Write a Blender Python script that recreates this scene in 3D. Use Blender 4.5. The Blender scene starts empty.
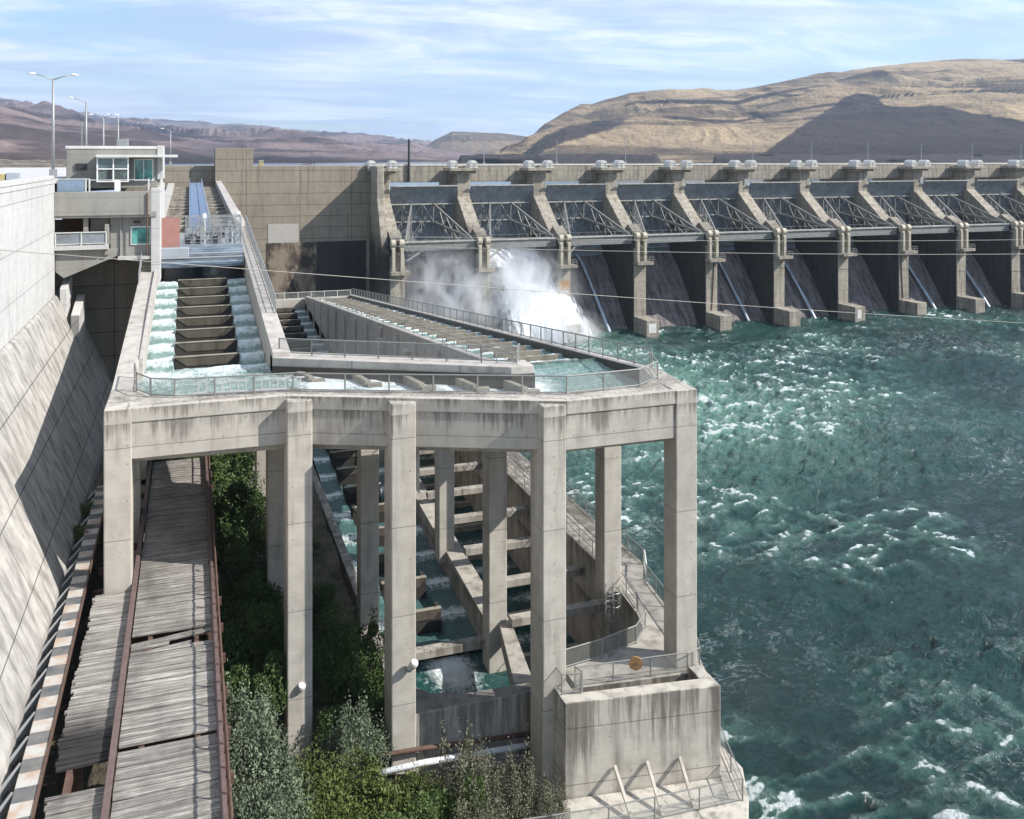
import bpy, math, random
import numpy as np
from mathutils import Vector, Matrix
S = bpy.context.scene
R = math.radians
rnd = random.Random(11)

# ------------------------------------------------------------------ camera, sky, sun, exposure
CAMZ = 40.0
YAW = math.atan(322/920)
cam_d = bpy.data.cameras.new('camera'); cam = bpy.data.objects.new('camera', cam_d); S.collection.objects.link(cam)
cam.location = (0, 0, CAMZ); cam.rotation_euler = (R(90), 0, -YAW)
cam_d.sensor_width = 36; cam_d.lens = 920/1024*36; cam_d.shift_y = -(409.5-158)/1024
cam_d.clip_start = 0.5; cam_d.clip_end = 60000
S.camera = cam
SUNV = Vector((1.09, -0.60, 1.0)).normalized()
sun_d = bpy.data.lights.new('sun', 'SUN'); sun = bpy.data.objects.new('sun', sun_d); S.collection.objects.link(sun)
sun_d.energy = 4.6; sun_d.angle = R(0.5); sun_d.color = (1.0, 0.955, 0.89)
sun.location = (60, -60, 120)
sun.rotation_euler = (-SUNV).to_track_quat('-Z', 'Y').to_euler()
W = bpy.data.worlds.new('World'); S.world = W; W.use_nodes = True
wn = W.node_tree.nodes; wl = W.node_tree.links; wn.clear()
sky = wn.new('ShaderNodeTexSky'); sky.sky_type = 'NISHITA'; sky.sun_disc = False
sky.sun_elevation = math.asin(SUNV.z); sky.sun_rotation = math.atan2(SUNV.x, SUNV.y)
sky.air_density = 1.3; sky.dust_density = 0.6; sky.ozone_density = 1.4; sky.altitude = 100
def wnode(t, **k):
    n = wn.new(t)
    for a, v in k.items(): setattr(n, a, v)
    return n
tc = wnode('ShaderNodeTexCoord'); sep = wnode('ShaderNodeSeparateXYZ'); wl.new(tc.outputs['Generated'], sep.inputs[0])
def wmath(op, a, b=None, clamp=False):
    n = wnode('ShaderNodeMath', operation=op, use_clamp=clamp)
    for i, v in enumerate((a, b)):
        if v is None: continue
        if isinstance(v, (int, float)): n.inputs[i].default_value = v
        else: wl.new(v, n.inputs[i])
    return n.outputs[0]
den = wmath('ADD', wmath('MAXIMUM', sep.outputs[2], 0.0), 0.10)
cx = wmath('DIVIDE', sep.outputs[0], den); cy = wmath('DIVIDE', sep.outputs[1], den)
comb = wnode('ShaderNodeCombineXYZ'); wl.new(cx, comb.inputs[0]); wl.new(cy, comb.inputs[1])
def cloud(scale, det, sx, sy, rot, off, dist=0.6, rough=0.6):
    mp = wnode('ShaderNodeMapping'); wl.new(comb.outputs[0], mp.inputs[0])
    mp.inputs['Rotation'].default_value = (0, 0, rot); mp.inputs['Scale'].default_value = (sx, sy, 1); mp.inputs['Location'].default_value = off
    n = wnode('ShaderNodeTexNoise'); n.inputs['Scale'].default_value = scale; n.inputs['Detail'].default_value = det
    n.inputs['Roughness'].default_value = rough; n.inputs['Distortion'].default_value = dist
    wl.new(mp.outputs[0], n.inputs['Vector']); return n.outputs['Fac']
def wramp(f, stops):
    r = wnode('ShaderNodeValToRGB'); e = r.color_ramp.elements
    while len(e) < len(stops): e.new(.5)
    for i, (p, c) in enumerate(stops): e[i].position = p; e[i].color = (c, c, c, 1)
    wl.new(f, r.inputs[0]); return r.outputs[0]
big = wramp(cloud(0.30, 4, 1.0, 1.7, 0.35, (1.7, 3.1, 0)), [(0.42, 0.0), (0.58, 1.0)])
fin = wramp(cloud(2.4, 12, 0.8, 1.35, 0.25, (0.3, 5.2, 0), 0.9, 0.62), [(0.42, 0.0), (0.58, 1.0)])
cmask = wmath('ADD', wmath('MULTIPLY', big, 0.55), wmath('MULTIPLY', fin, 0.50), True)
cmask = wmath('MULTIPLY', wmath('ADD', cmask, 0.16, True), 0.92)
shade = cloud(0.9, 6, 0.8, 1.8, 0.3, (4.0, 1.0, 0), 0.5)
ccol = wnode('ShaderNodeMix', data_type='RGBA'); wl.new(wramp(shade, [(0.40, 0), (0.58, 1)]), ccol.inputs[0])
ccol.inputs[6].default_value = (3.6, 4.4, 6.0, 1); ccol.inputs[7].default_value = (7.0, 7.4, 8.0, 1)
cm = wnode('ShaderNodeMix', data_type='RGBA'); wl.new(cmask, cm.inputs[0]); sk = wnode('ShaderNodeMix', data_type='RGBA', blend_type='MULTIPLY'); sk.inputs[0].default_value = 1; wl.new(sky.outputs[0], sk.inputs[6]); sk.inputs[7].default_value = (.70, .88, 1.08, 1); wl.new(sk.outputs[2], cm.inputs[6]); wl.new(ccol.outputs[2], cm.inputs[7])
bg = wnode('ShaderNodeBackground'); bg.inputs[1].default_value = 0.095; wl.new(cm.outputs[2], bg.inputs[0])
wo = wnode('ShaderNodeOutputWorld'); wl.new(bg.outputs[0], wo.inputs[0])
S.view_settings.view_transform = 'Standard'; S.view_settings.look = 'None'; S.view_settings.gamma = 1.0
S.view_settings.exposure = 0.74; S.view_settings.use_curve_mapping = False
S.cycles.volume_max_steps = 96; S.cycles.transparent_max_bounces = 16; S.cycles.volume_bounces = 5

# ------------------------------------------------------------------ noise for mesh shapes
def _h(ix, iy, seed):
    a = (ix.astype(np.int64)*374761393 + iy.astype(np.int64)*668265263 + seed*974634777) & 0xffffffff
    a = ((a ^ (a >> 13))*1274126177) & 0xffffffff
    return ((a ^ (a >> 16)) & 0xffff)/65535.0
def vnoise(x, y, seed=0):
    x = np.asarray(x, float); y = np.asarray(y, float)
    ix = np.floor(x); iy = np.floor(y); fx = x-ix; fy = y-iy
    fx = fx*fx*fx*(fx*(fx*6-15)+10); fy = fy*fy*fy*(fy*(fy*6-15)+10)
    a = _h(ix, iy, seed); b = _h(ix+1, iy, seed); c = _h(ix, iy+1, seed); d = _h(ix+1, iy+1, seed)
    return (a*(1-fx)+b*fx)*(1-fy)+(c*(1-fx)+d*fx)*fy
def fbm(x, y, o=4, seed=0, g=0.5):
    s = 0; a = 1; t = 0
    for i in range(o):
        s = s+a*vnoise(x*2**i+i*17.3, y*2**i-i*9.1, seed+i); t += a; a *= g
    return s/t
def ridged(x, y, o=4, seed=0, g=0.55):
    s = 0; a = 1; t = 0
    for i in range(o):
        s = s+a*(1-np.abs(2*vnoise(x*2**i+i*7.7, y*2**i+i*3.1, seed+i)-1)); t += a; a *= g
    return s/t
def sstep(a, b, x):
    t = np.clip((x-a)/(b-a), 0, 1); return t*t*(3-2*t)

# ------------------------------------------------------------------ materials
class NT:
    def __init__(s, name):
        s.m = bpy.data.materials.new(name); s.m.use_nodes = True; s.t = s.m.node_tree; s.n = s.t.nodes; s.l = s.t.links
        s.b = s.n['Principled BSDF']; s.out = s.n['Material Output']
        s.g = None
    def node(s, t, **k):
        n = s.n.new(t)
        for a, v in k.items(): setattr(n, a, v)
        return n
    def put(s, sock, v):
        if isinstance(v, (int, float)): sock.default_value = v
        elif isinstance(v, tuple): sock.default_value = v if len(v) == len(sock.default_value) else v+(1,)
        else: s.l.new(v, sock)
    def math(s, op, a, b=None, clamp=False):
        n = s.node('ShaderNodeMath', operation=op, use_clamp=clamp); s.put(n.inputs[0], a)
        if b is not None: s.put(n.inputs[1], b)
        return n.outputs[0]
    def pos(s):
        if s.g is None: s.g = s.node('ShaderNodeNewGeometry')
        return s.g.outputs['Position']
    def xyz(s):
        n = s.node('ShaderNodeSeparateXYZ'); s.l.new(s.pos(), n.inputs[0]); return n.outputs
    def noise(s, scale, det=5, sc=(1, 1, 1), rough=0.55, dist=0.0, rot=(0, 0, 0), vec=None):
        mp = s.node('ShaderNodeMapping'); s.l.new(vec or s.pos(), mp.inputs[0]); mp.inputs['Scale'].default_value = sc
        mp.inputs['Rotation'].default_value = rot
        n = s.node('ShaderNodeTexNoise'); n.inputs['Scale'].default_value = scale; n.inputs['Detail'].default_value = det
        n.inputs['Roughness'].default_value = rough; n.inputs['Distortion'].default_value = dist
        s.l.new(mp.outputs[0], n.inputs['Vector']); return n.outputs['Fac']
    def ramp(s, f, *stops):
        r = s.node('ShaderNodeValToRGB'); e = r.color_ramp.elements
        while len(e) < len(stops): e.new(.5)
        for i, (p, c) in enumerate(stops):
            e[i].position = p; e[i].color = (c, c, c, 1) if isinstance(c, (int, float)) else c+(1,)
        s.put(r.inputs[0], f); return r.outputs[0]
    def mix(s, f, a, b, mode='MIX'):
        n = s.node('ShaderNodeMix', data_type='RGBA', blend_type=mode); s.put(n.inputs[0], f); s.put(n.inputs[6], a); s.put(n.inputs[7], b)
        return n.outputs[2]
    def bump(s, h, st=0.3, d=0.05):
        n = s.node('ShaderNodeBump'); n.inputs['Strength'].default_value = st; n.inputs['Distance'].default_value = d
        s.l.new(h, n.inputs['Height']); s.l.new(n.outputs[0], s.b.inputs['Normal'])
    def set(s, col=None, rough=0.8, spec=0.3, metal=0.0):
        if col is not None: s.put(s.b.inputs['Base Color'], col)
        s.put(s.b.inputs['Roughness'], rough); s.b.inputs['Specular IOR Level'].default_value = spec; s.b.inputs['Metallic'].default_value = metal
        return s.m
    def line(s, coord, period, width, off=0.0):
        f = s.math('FRACT', s.math('DIVIDE', s.math('ADD', coord, off+1000*period), period))
        return s.math('LESS_THAN', f, width/period)

def concrete(name, light, dark, stain=0.5, dz=0.0, vax=None, dv=6.0, width=0.05, joint=0.35, zoff=0.0, board=True, streak=(1, 1, .09), pos=.5, fine=1.0, algae=0.0, bl=0.5, low=None, drips=(), ties=False):
    k = NT(name); X = k.xyz()
    blot = k.noise(0.13, 5, rough=0.6); mid = k.noise(0.9, 6, rough=0.62); st = k.noise(1.3, 6, sc=streak, rough=0.6); fn = k.noise(9, 4, rough=0.7)
    sp = k.noise(2.8, 3)
    c = k.mix(k.ramp(blot, (.35, 0.0), (.68, 1.0)), light, tuple(v*(1-.38*bl) for v in light))
    c = k.mix(k.math('MULTIPLY', k.ramp(mid, (.42, 0.0), (.75, 1.0)), .55*stain), c, dark)
    c = k.mix(k.math('MULTIPLY', k.ramp(st, (pos, 0.0), (pos+.22, 1.0)), stain), c, dark)
    c = k.mix(k.math('MULTIPLY', k.ramp(st, (.25, 1.0), (.42, 0.0)), .30*stain), c, tuple(min(1, v*1.5) for v in light))
    c = k.mix(k.math('MULTIPLY', k.ramp(sp, (.68, 0.0), (.74, 1.0)), .35*stain), c, tuple(v*.5 for v in dark))
    c = k.mix(k.math('MULTIPLY', fn, .34*fine), c, tuple(v*.55 for v in light), 'MIX')
    h = k.math('ADD', k.math('MULTIPLY', mid, .6), k.math('MULTIPLY', fn, .35))
    if board:
        bt = k.noise(1.0, 1, sc=(.02, .02, 5.5)); c = k.mix(k.math('MULTIPLY', k.ramp(bt, (.35, 0.0), (.65, 1.0)), .16), c, tuple(v*.6 for v in light))
    jm = None
    if dz: jm = k.line(X[2], dz, width, zoff)
    if vax is not None:
        v = k.line(X['xyz'.index(vax)], dv, width); jm = v if jm is None else k.math('MAXIMUM', jm, v)
    if jm is not None:
        c = k.mix(k.math('MULTIPLY', jm, joint), c, tuple(v*.35 for v in dark))
        h = k.math('SUBTRACT', h, jm)
    if algae:
        c = k.mix(k.math('MULTIPLY', k.ramp(k.noise(.5, 5), (.5, 0.0), (.7, 1.0)), algae), c, (.06, .065, .05))
    if ties:
        cxx = k.math('ABSOLUTE', k.math('SUBTRACT', k.math('FRACT', k.math('DIVIDE', k.math('ADD', X[0], 500.3), 1.22)), .5)); czz = k.math('ABSOLUTE', k.math('SUBTRACT', k.math('FRACT', k.math('DIVIDE', k.math('ADD', X[2], .35), .98)), .5))
        th_ = k.math('LESS_THAN', k.math('ADD', k.math('POWER', k.math('MULTIPLY', cxx, 1.22), 2.0), k.math('POWER', k.math('MULTIPLY', czz, .98), 2.0)), .0022)
        c = k.mix(k.math('MULTIPLY', k.math('MULTIPLY', th_, k.math('GREATER_THAN', k.noise(.8, 2), .54)), .5), c, tuple(v*.4 for v in dark))
    if drips:
        dn = k.noise(4.5, 6, sc=(1, 1, .05), rough=.7); dn2 = k.noise(.7, 4, sc=(1, 1, .15))
        for zt_, ln_ in drips:
            d_ = k.math('DIVIDE', k.math('SUBTRACT', zt_, X[2]), ln_)          # 0 at the top, 1 where the drips end
            m_ = k.math('MULTIPLY', k.math('GREATER_THAN', d_, 0.0), k.math('SUBTRACT', 1.0, d_, True))
            q_ = k.math('ADD', k.math('MULTIPLY', m_, .42), k.math('ADD', k.math('MULTIPLY', k.math('SUBTRACT', dn, .5), 1.5), k.math('MULTIPLY', k.math('SUBTRACT', dn2, .5), 1.2)))
            c = k.mix(k.math('MULTIPLY', k.math('MULTIPLY', k.ramp(q_, (.22, 0.0), (.50, 1.0)), k.math('MINIMUM', k.math('MULTIPLY', m_, 3.0), 1.0)), .62), c, tuple(v*.55 for v in dark))
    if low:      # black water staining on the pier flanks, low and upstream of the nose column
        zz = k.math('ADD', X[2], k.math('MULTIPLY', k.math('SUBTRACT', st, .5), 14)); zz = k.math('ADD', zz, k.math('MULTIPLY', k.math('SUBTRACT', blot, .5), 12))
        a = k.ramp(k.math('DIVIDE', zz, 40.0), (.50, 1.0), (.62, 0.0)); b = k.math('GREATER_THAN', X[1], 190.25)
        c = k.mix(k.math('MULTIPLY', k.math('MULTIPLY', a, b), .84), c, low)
    k.bump(h, .35, .04)
    return k.set(c, k.math('ADD', k.math('MULTIPLY', mid, .2), .75), .2)

M = {}
M['ladder'] = concrete('ladder_concrete', (.54, .505, .445), (.14, .125, .105), .7, pos=.53, bl=.5, dz=4.9, joint=.5, width=.05, drips=((26.6, .9), (25.84, 1.5)), ties=True)
M['ladder_top'] = concrete('ladder_top_concrete', (.50, .47, .43), (.15, .13, .11), .7, dz=0, vax='y', dv=3.5, joint=.45, board=False, streak=(1, 1, 1), pos=.52)
M['weir'] = concrete('weir_concrete', (.33, .30, .245), (.05, .045, .04), .6, board=False)
M['baffle'] = concrete('baffle_concrete', (.24, .215, .175), (.05, .045, .04), .7, board=False)
M['weir_dark'] = concrete('dark_weir_concrete', (.050, .046, .040), (.015, .015, .014), .6, board=False)
M['wall_old'] = concrete('weathered_dam_concrete', (.33, .285, .225), (.10, .085, .07), .55, dz=2.48, vax='x', dv=11.3, joint=.75, width=.10, pos=.5)
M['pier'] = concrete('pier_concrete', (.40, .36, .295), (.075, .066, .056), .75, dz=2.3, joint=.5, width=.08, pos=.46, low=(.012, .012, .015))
M['chute'] = concrete('chute_concrete', (.25, .22, .21), (.022, .021, .024), .9, pos=.44, streak=(1, .15, .15), dz=1.5, joint=.3, width=.06)
M['power_wall'] = concrete('pale_powerhouse_concrete', (.55, .545, .53), (.24, .23, .21), .6, dz=3.35, vax='y', dv=9.0, joint=.6, width=.05, pos=.56, bl=.15)
M['power_slope'] = concrete('buttress_concrete', (.47, .45, .415), (.13, .12, .11), .85, dz=3.1, vax='y', dv=4.6, joint=.75, width=.07, pos=.45)
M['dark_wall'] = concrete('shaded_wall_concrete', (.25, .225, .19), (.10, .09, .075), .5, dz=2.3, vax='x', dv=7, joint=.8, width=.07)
M['tower'] = concrete('tower_concrete', (.33, .32, .29), (.14, .13, .115), .45, dz=1.3, joint=.3, width=.04)
M['block'] = concrete('stained_block_concrete', (.56, .525, .46), (.10, .09, .075), .85, dz=3.0, joint=.6, width=.05, pos=.50, streak=(1, 1, .07), zoff=-.6, drips=((11.0, 4.5),), ties=True)
M['pool_wall'] = concrete('stained_pool_wall_concrete', (.52, .49, .44), (.10, .09, .075), .85, dz=3.0, joint=.6, width=.05, pos=.50, streak=(1, 1, .07), drips=((9.0, 3.4),), ties=True)
M['lower'] = concrete('lower_ladder_concrete', (.44, .41, .36), (.08, .07, .055), .8, pos=.48, streak=(1, 1, .12), drips=((10.6, 2.5), (7.4, 2)))
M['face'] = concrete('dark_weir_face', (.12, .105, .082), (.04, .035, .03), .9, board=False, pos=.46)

def plain(name, col, rough=.5, metal=0.0, var=.3, spec=.4, sc=3.0, dark=None, bump=0.0):
    k = NT(name); n = k.noise(sc, 5, rough=.6)
    c = k.mix(k.math('MULTIPLY', k.ramp(n, (.35, 0.0), (.7, 1.0)), var), col, dark or tuple(v*.45 for v in col))
    if bump: k.bump(n, bump, .03)
    return k.set(c, rough, spec, metal)
M['steel'] = plain('galvanised_steel', (.33, .34, .34), .5, .3)
M['rail'] = plain('weathered_rail_steel', (.26, .26, .245), .55, .2)
M['pale_rail'] = plain('pale_painted_rail', (.62, .62, .58), .5)
M['gate_steel'] = plain('gate_steel', (.26, .295, .33), .6, 0.1, .55, sc=.6, dark=(.07, .065, .06))
M['gate_truss'] = plain('truss_steel', (.23, .23, .22), .6, 0.1, .5, sc=1.5)
M['gate_flange'] = plain('pale_flange_steel', (.44, .44, .41), .6, 0.1, .7, sc=1.0, dark=(.16, .12, .09))
M['housing'] = plain('painted_housing', (.62, .61, .58), .6, 0, .5, sc=1.2, dark=(.34, .31, .26))
M['hub'] = plain('trunnion_paint', (.42, .40, .34), .6, 0, .6, sc=1.6, dark=(.32, .24, .12))
M['rust'] = plain('rusty_steel', (.135, .082, .062), .8, .1, .7, sc=4, dark=(.055, .03, .025), bump=.3)
M['beam_paint'] = plain('oxide_painted_steel', (.15, .105, .098), .7, .1, .5, sc=3)
M['red_board'] = plain('faded_red_board', (.36, .185, .155), .8, 0, .3, sc=2)
M['pale_steel'] = plain('pale_steel_sheet', (.36, .40, .44), .5, .2, .35, sc=1)
M['blue_cover'] = plain('blue_grey_cover', (.24, .32, .42), .45, .2, .4, sc=1.0)
M['blue_deck'] = plain('blue_walkway_cover', (.05, .12, .26), .5, .0, .35, sc=2)
M['white_pipe'] = plain('white_pipe_paint', (.70, .72, .74), .4, 0, .3, sc=2)
M['white'] = plain('white_paint', (.78, .78, .77), .5, 0, .2)
M['orange'] = plain('ochre_paint', (.36, .21, .09), .85, 0, .6, sc=5)
M['dark'] = plain('dark_steel', (.035, .035, .04), .6, 0, .4)
M['cable'] = plain('cable_steel', (.30, .28, .25), .6, .2, .2)
M['yellow'] = plain('yellow_paint', (.42, .35, .16), .7)
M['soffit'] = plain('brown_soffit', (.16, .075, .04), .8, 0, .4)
def glass(name, col, rough=.05):
    k = NT(name); n = k.noise(.7, 3); c = k.mix(k.ramp(n, (.4, 0.0), (.6, 1.0)), col, tuple(v*.35 for v in col))
    return k.set(c, rough, .9)
M['teal_glass'] = glass('teal_window_glass', (.10, .36, .33))
M['clear_glass'] = glass('grey_window_glass', (.11, .16, .16))
def mesh_mat():
    k = NT('wire_mesh'); X = k.xyz()
    s = k.math('ADD', k.math('MULTIPLY', k.noise(6, 2), .12), .22)
    k.set((.33, .33, .31), .6, .3)
    tr = k.node('ShaderNodeBsdfTransparent'); mx = k.node('ShaderNodeMixShader')
    k.l.new(s, mx.inputs[0]); k.l.new(tr.outputs[0], mx.inputs[1]); k.l.new(k.b.outputs[0], mx.inputs[2]); k.l.new(mx.outputs[0], k.out.inputs[0])
    return k.m
M['mesh'] = mesh_mat()
def planks_mat():
    k = NT('weathered_planks'); X = k.xyz()
    g = k.noise(1.0, 6, sc=(.9, 13, 13), rough=.7); b = k.noise(1.0, 1, sc=(.05, 4.5, .05)); bl = k.noise(.6, 4)
    dark_patch = k.noise(.5, 4, sc=(1, .8, 1))
    c = k.mix(k.ramp(g, (.3, 0.0), (.7, 1.0)), (.075, .07, .062), (.54, .515, .475))
    c = k.mix(k.math('MULTIPLY', k.ramp(b, (.40, 0.0), (.60, 1.0)), .65), c, (.13, .12, .108))
    gr = k.noise(.35, 5, sc=(1, .5, 1), rough=.7); c = k.mix(k.math('MULTIPLY', k.ramp(gr, (.45, 0.0), (.7, 1.0)), .6), c, (.06, .055, .05))
    # charred patch around the hole in the left planks
    v = k.node('ShaderNodeVectorMath', operation='DISTANCE'); k.l.new(k.pos(), v.inputs[0]); v.inputs[1].default_value = (-4.2, 39.0, 17)
    ch = k.ramp(k.math('DIVIDE', k.math('ADD', v.outputs['Value'], k.math('MULTIPLY', dark_patch, 2.6)), 6.5), (.45, 1.0), (.72, 0.0))
    ch = k.math('MULTIPLY', ch, k.math('LESS_THAN', X[0], -2.8))
    c = k.mix(k.math('MULTIPLY', ch, .92), c, (.018, .017, .018))
    k.bump(g, .7, .03)
    return k.set(c, .85, .15)
M['plank'] = planks_mat()
def water_mat():
    k = NT('river_water')
    fa = k.node('ShaderNodeAttribute', attribute_name='foam').outputs['Fac']; ae = k.node('ShaderNodeAttribute', attribute_name='aer').outputs['Fac']
    n1 = k.noise(1.5, 9, sc=(1.0, .7, 1), rough=.75, dist=1.2); n2 = k.noise(.55, 7, rough=.66, dist=.9, sc=(1, .75, 1)); n3 = k.noise(5.0, 5, rough=.7, dist=.4)
    big = k.noise(.03, 4)
    deep = k.mix(k.ramp(big, (.35, 0.0), (.65, 1.0)), (.004, .029, .028), (.008, .048, .043))
    c = k.mix(ae, deep, (.13, .29, .22))
    lace = k.ramp(k.math('ABSOLUTE', k.math('SUBTRACT', n1, .5)), (.0, 1.0), (.055, 0.0))
    pat = k.ramp(n2, (.44, 0.0), (.62, 1.0))
    fr = k.math('ADD', k.math('MULTIPLY', fa, 1.75), k.math('ADD', k.math('MULTIPLY', k.math('SUBTRACT', n1, .5), 1.3), k.math('MULTIPLY', k.math('SUBTRACT', n3, .5), .7)))
    holes = k.ramp(k.math('ABSOLUTE', k.math('SUBTRACT', n3, .5)), (.0, 1.0), (.16, .25))
    f1 = k.math('MULTIPLY', k.math('MULTIPLY', k.ramp(fr, (.62, 0.0), (1.6, 1.0)), holes), k.math('MINIMUM', k.math('MULTIPLY', fa, 3.0), 1.0))
    n4 = k.noise(.42, 6, sc=(1.0, 1.5, 1), rough=.68, dist=1.5, rot=(0, 0, .5)); n5 = k.noise(.035, 3)
    f3 = k.math('MULTIPLY', k.math('MULTIPLY', k.ramp(k.math('ABSOLUTE', k.math('SUBTRACT', n4, .5)), (.0, 1.0), (.03, 0.0)), k.ramp(n2, (.44, 0.0), (.62, 1.0))), k.ramp(n5, (.44, .0), (.64, .5)))
    f1 = k.math('MAXIMUM', f1, f3)
    f2 = k.math('MULTIPLY', k.math('MULTIPLY', lace, pat), k.math('MINIMUM', k.math('ADD', k.math('MULTIPLY', fa, .9), k.math('MULTIPLY', ae, .42)), 1.0))
    f = k.math('MAXIMUM', f1, k.math('MULTIPLY', f2, .85))
    c = k.mix(f, c, (.74, .80, .80))
    h = k.math('ADD', k.math('MULTIPLY', n2, .9), k.math('ADD', k.math('MULTIPLY', n1, .5), k.math('MULTIPLY', n3, .10)))
    k.bump(h, 1.0, 1.0)
    k.set(c, k.math('ADD', k.math('MULTIPLY', f, .5), .12), .5)
    return k.m
M['river'] = water_mat()
def lwater(name, deep, fo=(.74, .80, .80), rough=.12):
    k = NT(name); fa = k.node('ShaderNodeAttribute', attribute_name='foam').outputs['Fac']
    n1 = k.noise(2.2, 7, rough=.72, dist=.8); n3 = k.noise(1.0, 5, sc=(6, 1.2, 1.2), rough=.7)
    fr = k.math('ADD', fa, k.math('ADD', k.math('MULTIPLY', k.math('SUBTRACT', n1, .5), 1.1), k.math('MULTIPLY', k.math('SUBTRACT', n3, .5), .8)))
    f = k.ramp(fr, (.30, 0.0), (.85, 1.0))
    c = k.mix(f, k.mix(k.ramp(n1, (.3, 0.0), (.7, 1.0)), deep, tuple(v*1.9 for v in deep)), fo)
    k.bump(k.math('ADD', n1, k.math('MULTIPLY', n3, .3)), .7, .35)
    return k.set(c, k.math('ADD', k.math('MULTIPLY', f, .45), rough), .5)
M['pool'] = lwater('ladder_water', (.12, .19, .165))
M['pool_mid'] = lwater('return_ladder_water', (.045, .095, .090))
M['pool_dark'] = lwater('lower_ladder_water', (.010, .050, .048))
def fall_mat():
    k = NT('falling_water'); n = k.noise(.8, 8, sc=(1.6, .5, .28), rough=.7, dist=.7)
    c = k.mix(k.ramp(n, (.3, 0.0), (.62, 1.0)), (.70, .77, .82), (.93, .95, .97))
    k.bump(n, .8, .8); k.set(c, .6, .3)
    ed = k.node('ShaderNodeAttribute', attribute_name='edge').outputs['Fac']; n9 = k.noise(.9, 6, sc=(1.5, .5, .4), rough=.75)
    tr = k.node('ShaderNodeBsdfTransparent'); mx = k.node('ShaderNodeMixShader')
    k.l.new(k.ramp(k.math('ADD', ed, k.math('MULTIPLY', k.math('SUBTRACT', n9, .5), 2.4)), (.05, 0.0), (.75, 1.0)), mx.inputs[0])
    k.l.new(tr.outputs[0], mx.inputs[1]); k.l.new(k.b.outputs[0], mx.inputs[2]); k.l.new(mx.outputs[0], k.out.inputs[0])
    return k.m
M['fall'] = fall_mat()
k = NT('leak_water'); n = k.noise(1.0, 6, sc=(4, .6, .4), rough=.7)
M['leak'] = k.set(k.mix(k.ramp(n, (.35, 0.0), (.65, 1.0)), (.20, .27, .36), (.52, .60, .68)), .35, .5)
def leaf(name, a, b, tr=.25):
    k = NT(name); oi = k.node('ShaderNodeAttribute', attribute_name='leafv').outputs['Fac']; n = k.noise(.9, 3)
    c = k.mix(oi, a, b); c = k.mix(k.math('MULTIPLY', n, .5), c, tuple(v*.5 for v in a))
    k.set(c, .65, .25); return k.m
M['leaf_green'] = leaf('dark_green_leaves', (.030, .062, .018), (.115, .165, .050))
M['leaf_yel'] = leaf('yellow_green_leaves', (.055, .08, .02), (.15, .18, .05))
M['leaf_sil'] = leaf('silver_grey_leaves', (.085, .115, .07), (.22, .26, .17))
M['leaf_dry'] = leaf('dry_olive_leaves', (.09, .09, .055), (.22, .22, .15))
M['bark'] = plain('bark', (.12, .09, .065), .9, 0, .5, sc=5)
def hill_mat(name, tan, tan2, rock, scale, dark_patch=False, rockamt=.5):
    k = NT(name); X = k.xyz()
    n1 = k.noise(.0022*scale, 8, rough=.65); n2 = k.noise(.009*scale, 8, sc=(1, 1, 3.0), rough=.7); n3 = k.noise(.05*scale, 5, rough=.7)
    band = k.noise(.006*scale, 6, sc=(.18, .18, 3.2), rough=.6, dist=.3)
    gul = k.node('ShaderNodeAttribute', attribute_name='gully').outputs['Fac']
    c = k.mix(k.ramp(n1, (.35, 0.0), (.65, 1.0)), tan, tan2)
    c = k.mix(k.math('MULTIPLY', k.ramp(n2, (.48, 0.0), (.70, 1.0)), .55*rockamt), c, rock)
    c = k.mix(k.math('MULTIPLY', k.ramp(gul, (.42, 1.0), (.68, 0.0)), rockamt), c, rock)
    c = k.mix(k.math('MULTIPLY', k.ramp(band, (.52, 0.0), (.57, 1.0)), rockamt*.9), c, tuple(v*.6 for v in rock))
    c = k.mix(k.math('MULTIPLY', k.ramp(n3, (.5, 0.0), (.75, 1.0)), .3), c, tuple(v*.5 for v in rock))
    n6 = k.noise(.16, 5, rough=.75); c = k.mix(k.math('MULTIPLY', k.ramp(n6, (.52, 0.0), (.66, 1.0)), .55), c, rock)
    if dark_patch:
        cf = k.node('ShaderNodeAttribute', attribute_name='cliff_shade').outputs['Fac']
        c = k.mix(k.ramp(k.math('ADD', cf, k.math('MULTIPLY', k.math('SUBTRACT', n2, .5), .9)), (.35, 0.0), (.60, .92)), c, (.04, .034, .034))  # dark rock bands, with shade of the spurs painted in
        bu = k.node('ShaderNodeAttribute', attribute_name='dark_patch').outputs['Fac']
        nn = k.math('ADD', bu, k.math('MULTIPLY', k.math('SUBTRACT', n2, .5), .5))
        c = k.mix(k.math('MULTIPLY', k.ramp(nn, (.46, 0.0), (.54, 1.0)), .95), c, k.mix(n2, (.030, .024, .024), (.060, .048, .045)))  # broad dark area below a fixed outline on the slope
    k.bump(k.math('ADD', n2, k.math('MULTIPLY', n3, .4)), .8, 22.0)
    return k.set(c, .95, .05)
M['hill_left'] = hill_mat('left_hill_ground', (.27, .205, .185), (.135, .105, .11), (.040, .036, .042), 1.0, rockamt=.75)
M['hill_mesa'] = hill_mat('mesa_ground', (.30, .225, .15), (.21, .16, .11), (.07, .058, .05), 1.0, rockamt=.6)
M['hill_right'] = hill_mat('right_hill_ground', (.46, .345, .215), (.36, .27, .17), (.045, .037, .034), 2.0, dark_patch=True, rockamt=.62)
k = NT('ground_soil'); n = k.noise(.5, 8, rough=.7); n2 = k.noise(3.5, 4)
k.bump(k.math('ADD', n, n2), .8, .3)
M['soil'] = k.set(k.mix(k.ramp(n, (.35, 0.0), (.68, 1.0)), (.045, .042, .030), (.13, .115, .085)), .95, .1)
k = NT('rubble_rock'); n = k.noise(2.5, 8, rough=.7)
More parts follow.
